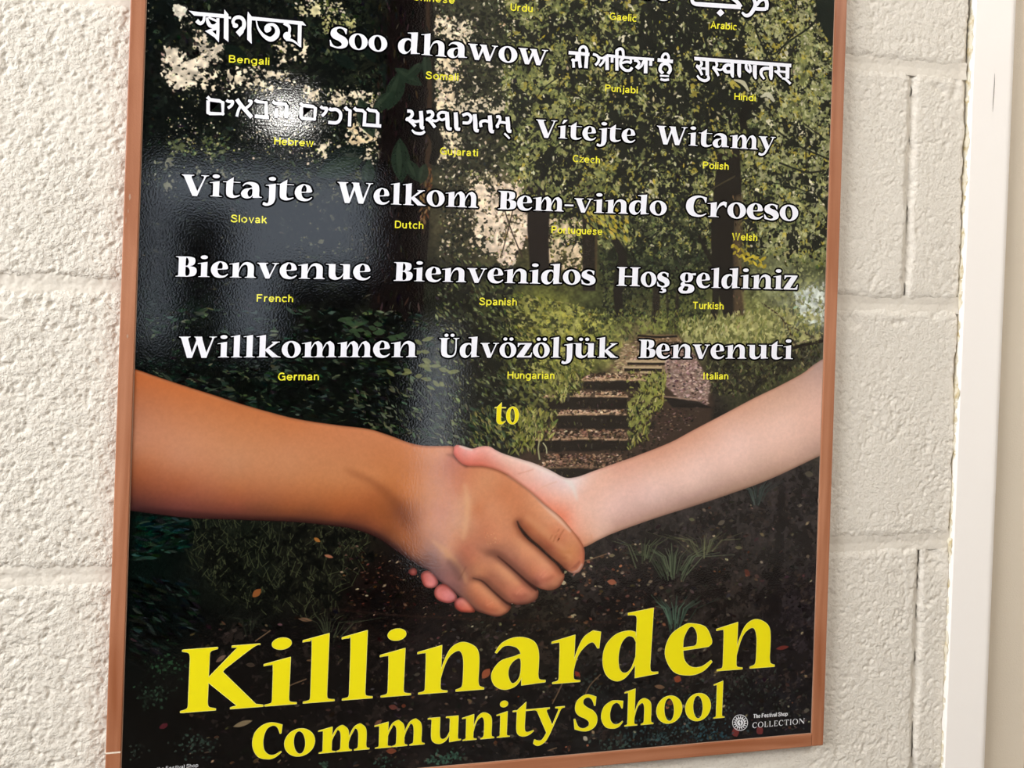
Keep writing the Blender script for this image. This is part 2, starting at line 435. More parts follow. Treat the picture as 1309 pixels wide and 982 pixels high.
    for zone, col, fr, al in ((cano, (142, 144, 84), .16, .7), (cano, (78, 92, 60), .16, .5), (cano, (176, 176, 122), .07, .75), (cano, (172, 156, 58), .05, .7), (cano, (12, 14, 11), .14, .85),
                              ([(960, 0), (1070, 60), (1066, 330), (960, 330)], (150, 152, 108), .26, .7), ([(850, 80), (1060, 80), (1050, 140), (860, 130)], (190, 184, 140), .10, .75),
                              ([(640, -10), (720, -10), (740, 200), (650, 210)], (128, 132, 78), .25, .7)):
        blotch(img, zone, col, fr, (10, 7, 4, 2.6), al, 16, .12, 10)
    blotch(img, cano, (112, 116, 70), .2, (34, 18, 9, 4), .7, 16, .06, 16)
    blotch(img, cano, (154, 152, 98), .10, (26, 14, 8, 4), .8, 16, .06, 16)
    blotch(img, cano, (20, 23, 18), .30, (36, 20, 10, 4), .92, 16, .06)
    blotch(img, cano, (168, 152, 62), .04, (20, 12, 6, 3), .8, 16, .06)
    for zone, fr in (([(820, -10), (965, 5), (960, 78), (880, 90), (806, 70)], .7), ([(770, 105), (880, 100), (886, 218), (815, 238), (784, 190)], .62), ([(885, 80), (965, 78), (965, 150), (898, 165)], .6),
                     ([(690, 196), (728, 196), (728, 262), (690, 262)], .55), ([(935, 115), (975, 115), (970, 175), (935, 185)], .6), ([(690, 10), (760, 10), (750, 70), (690, 70)], .35), ([(840, 225), (900, 225), (905, 300), (840, 290)], .4)):
        blotch(img, zone, (18, 21, 17), fr, (30, 14, 7, 3), .92, 10, .07)
    scatter(img, cano, 1700, [(3, (92, 96, 60)), (2.6, (156, 154, 104)), (1.4, (192, 186, 144)), (.8, YEL), (2.4, DK)], (3, 8), (.28, .55), (.3, 2.4), clump=.5)
    blotch(img, [(955, 0), (1070, 0), (1066, 330), (955, 330)], (164, 162, 120), .13, (16, 9, 5, 3), .8, 14, .08)
    blotch(img, cano, (206, 198, 168), .022, (12, 8, 4, 2.6), .9, 10, .06)
    for k in range(16):
        x, y = rng.uniform(670, 1040), rng.uniform(0, 250)
        a = rng.uniform(.2, 2.6); l = rng.uniform(25, 60)
        line(img, [(x, y), (x + math.cos(a) * l * .5 + rng.normal(0, 4), y + math.sin(a) * l * .5), (x + math.cos(a) * l, y + math.sin(a) * l)], (2.2, .8), (24, 23, 18), .8)
    # curled pale leaves and a white cluster
    for pts, w, c in (([(938, 102), (950, 106), (957, 117)], (2, 6, 2), (196, 190, 158)), ([(972, 124), (982, 121), (990, 130)], (2, 7, 3), (196, 192, 166)), ([(946, 112), (936, 106), (938, 114)], (2, 7, 2), (176, 160, 70)),
                      ([(946, 150), (954, 138), (972, 132)], 3, (24, 24, 18)), ([(966, 40), (984, 70), (1010, 52)], 2.4, (20, 24, 18)), ([(1010, 52), (1040, 30), (1052, 4)], 2.4, (20, 24, 18)),
                      ([(990, 165), (1020, 186), (1060, 204)], 2.4, (26, 28, 20)), ([(996, 208), (1030, 220), (1056, 218)], 2.4, (24, 26, 20)), ([(952, 172), (950, 150), (958, 128)], 9, (16, 14, 12)),
                      ([(972, 232), (1010, 238), (1058, 256)], 1.6, (40, 44, 32))):
        line(img, pts, w, c, .9)
    fill(img, [(1042, -5), (1068, -5), (1066, 58), (1054, 44), (1044, 20)], (18, 26, 22), .95, 1)

    # ---- the pale clearing and the thinner trunks
    scatter(img, [(562, 215), (640, 215), (640, 330), (562, 330)], 900, [(2, (62, 64, 46)), (2.4, (34, 36, 28)), (1.2, CREAM), (.6, G3)], (2, 5), (.4, .9))
    scatter(img, [(604, 236), (668, 232), (676, 300), (650, 350), (610, 300)], 760, [(4, (226, 204, 180)), (1.2, (190, 160, 120)), (1.3, (40, 38, 28)), (.6, G2)], (2, 6), (.4, .9))
    scatter(img, [(684, 280), (760, 275), (758, 345), (700, 345)], 420, [(2.6, (214, 190, 160)), (1.4, G2), (2, (44, 40, 28)), (1, YEL)], (2, 5))
    for zone, col, fr, al, so in (([(562, 215), (640, 215), (640, 330), (562, 330)], (26, 28, 21), .45, .8, 10), ([(602, 232), (672, 230), (680, 300), (650, 352), (606, 300)], (228, 206, 182), .6, .95, 9), ([(684, 280), (762, 275), (760, 345), (700, 345)], (210, 188, 156), .34, .9, 8),
                                  ([(590, 215), (640, 215), (630, 330), (600, 330)], (222, 200, 170), .2, .9, 8)):
        blotch(img, zone, col, fr, (14, 8, 4, 2.6), al, so)
    line(img, [(640, 252), (652, 290), (668, 330)], 1.6, (58, 46, 38)); line(img, [(660, 250), (648, 300), (640, 330)], 1.4, (58, 46, 38))
    line(img, [(690, 240), (688, 290), (690, 352)], (29, 28, 24), (28, 22, 20), .97, 1)
    line(img, [(754, 240), (754, 300), (753, 372)], (17, 20, 16), (30, 25, 21), .95, 1)
    line(img, [(762, 300), (762, 360)], 3, (92, 76, 48), .6, 1)
    mid = [(764, 270), (905, 265), (905, 410), (770, 410)]
    scatter(img, mid, 1900, [(3, (52, 60, 38)), (2, (74, 80, 50)), (3, (28, 32, 22)), (.6, (120, 118, 66))], (1.5, 5), (.3, .8))
    blotch(img, mid, (22, 26, 18), .4, (14, 8, 4, 3), .75, 8)
    blotch(img, mid, (92, 98, 60), .14, (14, 8, 4, 3), .6, 8)
    line(img, [(785, 305), (796, 330), (790, 370), (792, 405)], (9, 12, 11), (26, 22, 19), .95, 1)
    line(img, [(838, 350), (839, 385), (836, 414)], (6, 10, 8), (34, 28, 24), .9, 1)
    line(img, [(866, 372), (864, 420)], 4, (36, 30, 24), .8, 1); line(img, [(853, 372), (854, 416)], 3, (36, 30, 24), .7, 1)
    line(img, [(893, 300), (905, 325), (918, 345)], (3, 9), (26, 22, 18), .9, 1)
    line(img, [(908, 340), (915, 370), (912, 412)], (8, 9), (24, 20, 18), .9, 1)
    line(img, [(932, 180), (930, 250), (926, 320), (938, 404)], (26, 36, 34, 26), (26, 22, 19), .97, 1)
    line(img, [(945, 250), (943, 320), (945, 404)], (9, 10, 14), (86, 70, 50), .8, 3)
    scatter(img, [(935, 250), (952, 250), (954, 400), (938, 400)], 90, [(1, (110, 90, 66)), (1, (50, 42, 32))], (2, 6), (.2, .4), (1.2, 1.9))
    line(img, [(890, 262), (905, 245), (940, 225)], 2, (60, 54, 40))
    for i in range(11):      # yellow fern leaflets
        t = i / 10
        x, y = 937 + 38 * t, 318 + 26 * t - 8 * t * t
        c = tocan([(x, y - 4), (x + 2, y + 5)])
        for q in c:
            leaf(img, q[0] + rng.normal(0, 2), q[1] + rng.normal(0, 2), rng.uniform(13, 22), rng.uniform(5, 9), rng.uniform(.5, 1.3) if i % 2 else rng.uniform(2.0, 2.8), np.array((186, 166, 52)) / 255. * rng.uniform(.7, 1.1))
    for zone in ([(664, 226), (712, 226), (712, 258), (664, 256)], [(738, 228), (772, 228), (772, 262), (738, 260)], [(912, 168), (952, 168), (952, 200), (912, 204)]):
        scatter(img, zone, 90, [(3, (104, 108, 62)), (2, (150, 148, 90)), (3, (24, 26, 18))], (4, 10), (.3, .6), (.3, 2.4))
        blotch(img, zone, (96, 100, 58), .4, (14, 8, 5, 3), .9, 8)
    # yellow hanging sprays near the clearing
    scatter(img, [(742, 262), (800, 270), (812, 312), (780, 306), (750, 290)], 150, [(3, (176, 160, 56)), (2, G3), (1, G4)], (5, 11), (.3, .5), (.6, 1.3))
    # ---- undergrowth, grass, bushes
    bush = [(640, 392), (660, 372), (720, 385), (765, 400), (770, 440), (745, 500), (700, 520), (660, 470)]
    scatter(img, bush, 1900, [(3, (124, 122, 46)), (2.4, (92, 96, 42)), (2, (152, 148, 78)), (2.2, (44, 48, 26))], (2, 8), (.25, .5), (.1, 1.2), clump=.3)
    scatter(img, [(560, 330), (668, 340), (650, 400), (700, 500), (690, 570), (560, 570), (555, 460)], 2100,
            [(3, (52, 58, 38)), (3.4, (24, 26, 20)), (1.7, (88, 96, 56)), (1.1, (138, 144, 96))], (3, 10), (.22, .42), (.4, 1.25))
    scatter(img, [(740, 395), (900, 395), (880, 425), (760, 440)], 500, [(2, (120, 122, 60)), (2, (72, 80, 40)), (1, (40, 46, 26))], (2, 6), (.25, .5), (.9, 2.3))
    scatter(img, [(868, 408), (1054, 384), (1052, 442), (870, 448)], 1300, [(3, (150, 148, 88)), (2.2, (122, 124, 68)), (1.1, (176, 172, 120)), (1.2, (78, 84, 46))], (3, 9), (.18, .34), (1.1, 2.1))
    scatter(img, [(1012, 372), (1056, 360), (1054, 418), (1020, 412)], 260, [(3, (190, 196, 184)), (1.5, (150, 156, 140)), (1.5, (120, 126, 82))], (3, 8), (.4, .8))
    line(img, [(972, 386), (1000, 408), (1016, 440), (1022, 456)], 1.8, (56, 44, 32)); line(img, [(1000, 410), (1024, 424), (1052, 436)], 1.4, (70, 58, 40))
    for x, y in ((1000, 402), (1008, 412), (1024, 404), (1034, 400), (1018, 428), (1030, 416), (1044, 410)):
        c = tocan([(x, y)])[0]; leaf(img, c[0], c[1], 17, 9, .5, np.array((132, 132, 62)) / 255.)
    scatter(img, [(900, 442), (1052, 436), (1046, 462), (960, 506), (905, 505)], 1300, [(3, (62, 62, 38)), (2, (92, 90, 54)), (3, (34, 32, 24)), (.6, (130, 124, 84))], (3, 9), (.2, .4), (.6, 2.6))
    line(img, [(1010, 446), (1032, 440), (1052, 436)], 4, (28, 22, 18)); line(img, [(1012, 441), (1050, 431)], 1.6, (140, 124, 96))
    blotch(img, bush, (34, 36, 22), .3, (18, 10, 5, 3), .7, 10)
    blotch(img, bush, (160, 156, 90), .16, (12, 7, 4, 3), .7, 10)
    blotch(img, [(560, 330), (668, 340), (650, 400), (700, 500), (690, 570), (560, 570), (555, 460)], (17, 18, 15), .45, (24, 12, 6, 3), .8, 12)
    blotch(img, [(868, 408), (1054, 384), (1052, 442), (870, 448)], (96, 98, 56), .3, (18, 10, 5, 3), .6, 8)
    blotch(img, [(1015, 370), (1058, 360), (1056, 418), (1024, 412)], (196, 202, 194), .5, (12, 7, 4, 3), .85, 7)
    blotch(img, [(900, 442), (1052, 436), (1046, 462), (960, 506), (905, 505)], (30, 28, 22), .42, (18, 10, 5, 3), .75, 8)
    for zone, col, fr in (([(660, 375), (775, 395), (812, 440), (760, 480), (690, 470)], (158, 156, 80), .32), ([(680, 380), (770, 400), (750, 470), (700, 460)], (176, 168, 72), .14),
                          ([(868, 405), (1054, 384), (1052, 442), (870, 448)], (172, 168, 112), .36), ([(960, 340), (1056, 330), (1054, 380), (960, 400)], (140, 142, 92), .35), ([(770, 400), (870, 405), (868, 432), (780, 436)], (126, 132, 66), .4)):
        blotch(img, zone, col, fr, (10, 7, 4, 2.6), .75, 10)
    # ---- the steps and the path
    fill(img, [(812, 430), (868, 428), (900, 470), (912, 510), (905, 600), (700, 620), (650, 600), (700, 545), (735, 500), (792, 462)], (60, 46, 37), .85, 6)
    fill(img, [(800, 440), (856, 440), (852, 482), (776, 484)], (146, 124, 94), .8, 4)
    scatter(img, [(796, 440), (858, 440), (852, 486), (768, 488)], 420, [(3, (188, 164, 128)), (2, (112, 90, 66)), (1, (60, 46, 34)), (1, (150, 146, 84))], (2, 6), (.2, .5), (-.4, .4))
    fill(img, [(815, 428), (866, 428), (872, 436), (820, 440)], (120, 96, 70), .9, 1)
    line(img, [(815, 429), (840, 431), (866, 430)], 2.6, (30, 24, 18))
    scatter(img, [(812, 432), (872, 432), (860, 460), (800, 464)], 170, [(2, (166, 138, 110)), (1, (90, 70, 50)), (1, (196, 168, 140))], (2, 5), (.3, .7), (-.4, .4))
    path = [(850, 444), (884, 448), (908, 490), (904, 520), (868, 510), (848, 490)]
    fill(img, path, (132, 108, 98), .95, 2)
    scatter(img, path, 620, [(3, (182, 154, 144)), (2, (140, 112, 104)), (1.6, (66, 50, 46)), (.6, (206, 176, 158))], (2, 6), (.3, .6), (-.6, .6))
    for y, xl, xr, hgt in ((464, 800, 850, 3), (472, 796, 846, 4), (478, 818, 832, 3)):
        line(img, [(xl, y - 2), (xr, y - 2)], 3, (180, 158, 124)); line(img, [(xl + 2, y + 1), (xr, y + 1.5)], hgt, (34, 26, 20))
    for (x0, x1, ye, yb, yt) in ((746, 832, 487, 499, 478), (700, 803, 508, 524, 500), (712, 812, 531, 549, 524), (682, 804, 563, 577, 549), (690, 800, 599, 612, 580)):
        tread = [(x0 - 6, ye), (x1, ye - 1), (x1 - 8, yt), (x0 + 8, yt)]
        fill(img, tread, (104, 80, 64) if ye < 560 else (72, 56, 46), .9, 2)
        bright = (206, 172, 142) if ye < 560 else (150, 116, 94)
        scatter(img, tread, int((x1 - x0) * 5), [(3, bright), (2, (116, 86, 66)), (2, (50, 36, 28)), (.5, (226, 204, 172))], (2, 5.5), (.3, .6), (-.5, .5))
        xm = np.linspace(x0, x1, 13)
        up = [(q, ye + rng.normal(0, .9)) for q in xm]
        dn = [(q, yb + rng.normal(-.5, 1.3)) for q in xm[::-1]]
        fill(img, up + dn, (30, 24, 20), .95, 1)
        scatter(img, up + dn, 26, [(1, (62, 50, 40)), (1, (88, 84, 50))], (2, 6), (.2, .4), (.6, 2.2))
        line(img, [(x0, ye - .5), ((x0 + x1) / 2, ye - 2), (x1, ye - .5)], 2, (188, 156, 122) if ye < 590 else (108, 88, 66), .85, 1)
    fill(img, [(848, 508), (892, 513), (912, 522), (860, 521)], (24, 20, 18), .9, 1)
    line(img, [(848, 507), (870, 509), (892, 512)], 1.8, (150, 124, 104), .8)
    scatter(img, [(820, 525), (900, 520), (880, 545), (800, 585)], 260, [(2, (88, 66, 58)), (3, (36, 28, 25)), (.6, (160, 132, 112))], (2, 5), (.3, .6), (-.5, .5))
    tuft = [(1, (136, 138, 60)), (1, (166, 160, 96)), (1, (84, 92, 42)), (1, (40, 44, 24))]
    for zone, n in (([(832, 478), (852, 476), (846, 522), (800, 530), (812, 505)], 330), ([(700, 480), (745, 476), (742, 500), (712, 515)], 220),
                    ([(800, 530), (835, 522), (828, 560), (800, 575), (805, 550)], 160), ([(665, 520), (712, 528), (705, 560), (660, 565)], 260), ([(632, 540), (690, 545), (684, 580), (650, 580)], 120)):
        scatter(img, zone, n, tuft, (5, 13), (.12, .3), (.7, 2.4))
    blotch(img, [(690, 470), (850, 470), (840, 600), (690, 600)], (30, 24, 18), .18, (10, 6, 4, 2.6), .7, 8)
    blotch(img, [(800, 470), (856, 470), (850, 524), (800, 575)], (130, 132, 66), .4, (10, 6, 4, 2.6), .8, 8)
    blotch(img, [(640, 475), (745, 470), (715, 515), (690, 575), (650, 575)], (112, 112, 56), .3, (10, 6, 4, 2.6), .7, 8)
    line(img, [(690, 562), (688, 574), (690, 588)], 1.8, (150, 148, 110)); line(img, [(694, 566), (698, 572), (699, 580)], 1.6, (170, 168, 130))

    # ---- the big trunk on the left of centre and its leaves
    fill(img, [(496, -420), (560, -420), (553, 0), (552, 60), (551, 200), (548, 300), (541, 380), (536, 460), (474, 460), (474, 330), (482, 220), (494, 100), (496, 0)], (16, 11, 10), .96, 2)
    line(img, [(550, -200), (547, 0), (549, 120), (546, 230), (541, 300)], (5, 6, 7, 9, 3), (64, 48, 34), .7, 2)
    scatter(img, [(478, 0), (550, 0), (540, 440), (478, 440)], 520, [(2, (28, 21, 18)), (2, (8, 7, 6)), (.6, (50, 40, 32))], (5, 14), (.12, .25), (1.2, 2.0))
    line(img, [(556, 148), (553, 165), (560, 185), (552, 210)], (8, 16, 14, 8), (12, 10, 9), .95, 1)
    scatter(img, [(536, 215), (554, 215), (548, 280), (536, 290)], 110, [(2, (116, 82, 48)), (1, (60, 42, 28))], (3, 8), (.2, .5), (1.0, 2.2))
    for x, y, a, l, w in ((505, 115, 1.9, 60, 24), (522, 98, .5, 44, 18), (545, 85, 1.5, 40, 14), (468, 150, 1.2, 56, 24), (512, 205, 1.5, 62, 26), (490, 130, 2.3, 44, 18),
                          (528, 218, 1.1, 34, 18), (434, 214, 2.75, 66, 26), (540, 222, 1.8, 30, 16), (470, 222, 1.6, 40, 18), (530, 90, 2.3, 34, 13)):
        c = tocan([(x, y)])[0]
        leaf(img, c[0], c[1], l * 1.7, w * 1.7, a, np.array((30, 42, 31)) / 255., .9)
        leaf(img, c[0] - 4, c[1] - 3, l * 1.3, w * .5, a, np.array((48, 60, 45)) / 255., .55)
    # ---- dark fern and bramble left, above the arm
    fern = [(172, 400), (330, 390), (540, 400), (560, 470), (560, 565), (470, 545), (340, 524), (172, 470)]
    scatter(img, [(172, 250), (480, 260), (470, 400), (172, 400)], 900, [(2, (26, 28, 22)), (3, (8, 8, 7)), (.7, (56, 58, 44))], (3, 9), (.2, .4), (-.5, .9))
    scatter(img, fern, 2400, [(3, (24, 36, 26)), (4, (8, 11, 8)), (1.6, (42, 58, 42)), (.5, (88, 96, 70))], (5, 16), (.15, .35), (-.5, .7), clump=.3)
    blotch(img, fern, (6, 8, 6), .5, (40, 20, 8, 4), .85, 14)
    blotch(img, [(172, 240), (480, 250), (470, 400), (172, 400)], (6, 6, 6), .45, (40, 20, 8, 4), .8, 14)
    for cx, cy, nb in ((476, 420, 9), (500, 432, 7), (450, 412, 6), (545, 470, 7), (565, 492, 5), (530, 445, 5), (520, 478, 5)):
        for i in range(nb):
            c = tocan([(cx + rng.normal(0, 12), cy + rng.normal(0, 5))])[0]
            leaf(img, c[0], c[1], rng.uniform(18, 30), rng.uniform(8, 13), rng.uniform(-.3, .9), np.array((50, 68, 44) if cy < 440 and cx < 510 else (116, 120, 72)) / 255., .8)
    scatter(img, [(440, 500), (560, 470), (640, 560), (560, 568), (480, 545)], 420, [(2, (58, 66, 48)), (1.4, (96, 102, 76)), (3, (10, 12, 9))], (4, 11), (.15, .35), (.2, 1.3))
    scatter(img, [(600, 520), (650, 520), (660, 572), (600, 568)], 220, [(2, (56, 70, 48)), (1, (130, 128, 70)), (2, (24, 28, 22))], (5, 12), (.2, .4), (.3, 1.4))

    # ---- forest floor under the arms
    gz = [(250, 664), (470, 676), (500, 700), (440, 760), (430, 800), (300, 780), (240, 720)]
    for i in range(900):
        x, y = rng.uniform(235, 470), rng.uniform(662, 800)
        if not inside(gz, x, y):
            continue
        a = rng.uniform(-2.6, -.5); l = rng.uniform(8, 26); b = rng.normal(0, 5)
        v = rng.uniform(.5, 1.3)
        line(img, [(x, y), (x + math.cos(a) * l * .5 + b * .4, y + math.sin(a) * l * .5), (x + math.cos(a) * l + b, y + math.sin(a) * l)], (1.3, .5), np.array((54, 58, 38)) * v, .75, 0, False)
    scatter(img, [(165, 660), (240, 664), (240, 700), (165, 720)], 260, [(2, (8, 34, 26)), (2, (4, 14, 10))], (8, 20), (.15, .3), (-.4, .4))
    scatter(img, [(160, 730), (250, 740), (260, 800), (160, 860)], 260, [(2, (14, 26, 20)), (3, (3, 6, 5))], (8, 18), (.12, .3), (.1, .9))
    floor_l = [(240, 800), (440, 780), (520, 740), (520, 980), (240, 980)]
    scatter(img, floor_l, 700, [(2, (36, 24, 20)), (1, (72, 54, 42)), (3, (7, 6, 6)), (.25, (130, 110, 84))], (2, 9), (.25, .6), (-.8, .8))
    scatter(img, [(430, 690), (520, 710), (560, 760), (620, 790), (560, 830), (440, 780)], 480, [(2, (44, 24, 19)), (1, (84, 52, 38)), (3, (12, 8, 7)), (.3, (176, 150, 120))], (1.5, 6), (.25, .6), (-.7, .5))
    floor_r = [(500, 830), (620, 790), (760, 700), (1050, 590), (1046, 930), (850, 960), (600, 985), (500, 985)]
    scatter(img, floor_r, 2000, [(3, (42, 36, 33)), (2, (62, 48, 41)), (3, (20, 17, 17)), (.35, (112, 96, 76))], (2, 9), (.25, .6), (-.8, .8))
    scatter(img, floor_r, 110, [(2, (166, 152, 122)), (1, (128, 74, 48)), (1, (96, 60, 44))], (2.5, 6), (.45, .9), (-.8, .8))
    scatter(img, [(700, 720), (830, 690), (850, 800), (720, 800)], 130, [(2, (150, 96, 66)), (1, (176, 160, 128)), (1.4, (70, 46, 36))], (3, 7), (.4, .7), (-.8, .8))
    for zone, al in ((floor_l, .75), (floor_r, .4)):
        blotch(img, zone, (10, 8, 8), .42, (50, 24, 9, 4), al, 20)
        blotch(img, zone, (52, 42, 37), .10, (40, 14, 6, 3), .5, 20)
    blotch(img, gz, (8, 9, 7), .4, (30, 14, 6, 4), .8, 14)
    for x, y, l, w, a, c in ((310, 925, 24, 7, -.25, (120, 104, 78)), (738, 862, 11, 6, .9, (130, 50, 34)), (782, 744, 14, 8, .2, (146, 86, 62)), (830, 780, 20, 7, -.3, (110, 46, 32)), (621, 861, 16, 11, -.9, (142, 76, 50)),
                             (866, 868, 12, 10, .4, (126, 62, 40)), (857, 898, 8, 12, 1.4, (112, 56, 34)), (1000, 828, 20, 6, -.1, (104, 44, 38)), (843, 878, 16, 6, .2, (104, 78, 58)), (748, 944, 8, 6, .8, (170, 160, 140)), (758, 936, 6, 4, 1, (140, 118, 90)),
                             (502, 904, 12, 7, .3, (92, 50, 42)), (483, 924, 12, 6, -.6, (140, 92, 70)), (500, 960, 14, 8, .1, (112, 60, 40)), (940, 936, 14, 12, 1.2, (108, 46, 44)), (971, 934, 13, 11, .9, (104, 44, 44)),
                             (944, 700, 12, 5, .1, (92, 88, 62)), (782, 710, 9, 5, 0, (110, 100, 74)), (922, 668, 12, 7, -.4, (84, 76, 66)), (884, 664, 9, 5, .2, (88, 88, 62)), (720, 745, 8, 6, 0, (176, 164, 134)),
                             (955, 732, 13, 7, .9, (86, 44, 34)), (1034, 606, 14, 9, .2, (76, 70, 58)), (405, 690, 10, 5, .6, (150, 98, 46)), (420, 711, 12, 4, .3, (156, 100, 74)), (328, 758, 14, 9, -.8, (132, 78, 40)), (390, 792, 18, 5, .2, (110, 82, 62)),
                             (282, 842, 14, 6, -.6, (100, 78, 66)), (262, 848, 12, 4, -.5, (104, 80, 66)), (1031, 908, 6, 9, 1.5, (84, 80, 70)), (209, 928, 7, 12, 1.2, (70, 22, 30)), (320, 850, 12, 6, .2, (54, 44, 36))):
        c0 = tocan([(x, y)])[0]
        leaf(img, c0[0], c0[1], l * 1.8, w * 1.7, a, np.array(c) / 255., .95)
    # pale green tufts of grass on the path
    for cx, cy, n, sp, hh, c in ((860, 736, 46, 34, 44, (78, 88, 66)), (862, 800, 30, 22, 40, (74, 96, 80)), (822, 714, 16, 20, 30, (76, 84, 60)), (968, 640, 26, 16, 26, (56, 66, 62)), (900, 705, 18, 30, 26, (96, 98, 70)), (420, 815, 22, 24, 34, (52, 56, 40)), (320, 805, 14, 24, 24, (36, 40, 30))):
        for i in range(n):
            a = rng.normal(0, 1)
            x = cx + a * sp * .25
            v = rng.uniform(.5, 1.15)
            yb_ = cy + rng.normal(0, 4)
            line(img, [(x, yb_), (x + a * sp * .3, cy - hh * .55), (x + a * sp * .9, cy - hh * rng.uniform(.6, 1.0))], (1.7, .6), np.array(c) * v, .8, 0, False)
    for cx, cy, n, s, c in ((214, 852, 80, 16, (28, 50, 32)), (196, 888, 60, 14, (30, 46, 34)), (252, 952, 60, 14, (40, 54, 46)), (560, 972, 50, 9, (48, 76, 62)), (580, 968, 40, 7, (48, 76, 62)), (492, 974, 30, 8, (40, 60, 50)), (414, 977, 16, 4, (48, 70, 56)), (790, 960, 120, 18, (48, 62, 56)), (830, 945, 160, 22, (44, 62, 62)), (880, 930, 190, 26, (42, 64, 66)), (900, 900, 130, 22, (44, 56, 52)), (960, 880, 120, 24, (44, 50, 44)), (915, 945, 120, 16, (34, 60, 68)), (760, 880, 60, 16, (36, 42, 38)), (1000, 915, 60, 18, (44, 48, 42)), (172, 960, 20, 8, (40, 52, 44))):
        for i in range(n):
            q = tocan([(cx + rng.normal(0, s), cy + rng.normal(0, s * .55))])[0]
            l = rng.uniform(5, 10)
            leaf(img, q[0], q[1], l, l * .6, rng.uniform(0, 3.1), np.clip(np.array(c) * rng.uniform(.5, 1.35), 0, 255) / 255., .8)
    line(img, [(420, 778), (500, 786), (620, 792), (800, 796)], (2, 3, 2), (44, 30, 24), .6, 1)
    line(img, [(360, 938), (620, 912), (800, 900)], (10, 14, 8), (30, 24, 22), .35, 6)
    line(img, [(1000, 620), (996, 700), (990, 790)], 10, (13, 11, 12), .5, 4)
    for p in ([(350, 900), (365, 880), (392, 868)], [(326, 820), (346, 806)], [(740, 912), (752, 880), (768, 862)], [(728, 722), (752, 716), (776, 708)], [(706, 900), (716, 880), (722, 866)], [(700, 960), (712, 956)]):
        line(img, p, 1.6, (112, 88, 66), .8)

    img += noise(CH, CW, 3)[..., None] * .012
    # ---- printed hands and forearms
    paint_skin(img)
    return np.clip(img, 0, 1)


def masked(img, poly, pts, power, extra=None, sm=True, edge=.0, er=5):
    c = tocan(smooth_path(poly, True, 5) if sm else poly)
    x0, y0, x1, y1 = window(c, 4)
    m = cover(c, x0, y0, x1 - x0, y1 - y0)
    f = spline_field(pts, x0, y0, x1, y1)
    layer = np.zeros_like(img[y0:y1, x0:x1]) + f
    layer = (layer * .88 + layer.mean(-1, keepdims=True) * .12) * np.array([1.05, 1.0, 1.04], np.float32)
    g = noise(y1 - y0, x1 - x0, 7) * .5 + noise(y1 - y0, x1 - x0, 3) * .5
    layer *= (1 + g * .035)[..., None]
    if extra:
        full = np.zeros_like(img)
        full[y0:y1, x0:x1] = layer
        extra(full)
        layer = full[y0:y1, x0:x1]
    if edge:
        layer = layer * (1 - edge * np.clip((1 - blur(m, er)) * 2 - .1, 0, 1) * m)[..., None] ** np.array([.8, 1.1, 1.15], np.float32)
    r = img[y0:y1, x0:x1]
    r += m[..., None] * (layer - r)


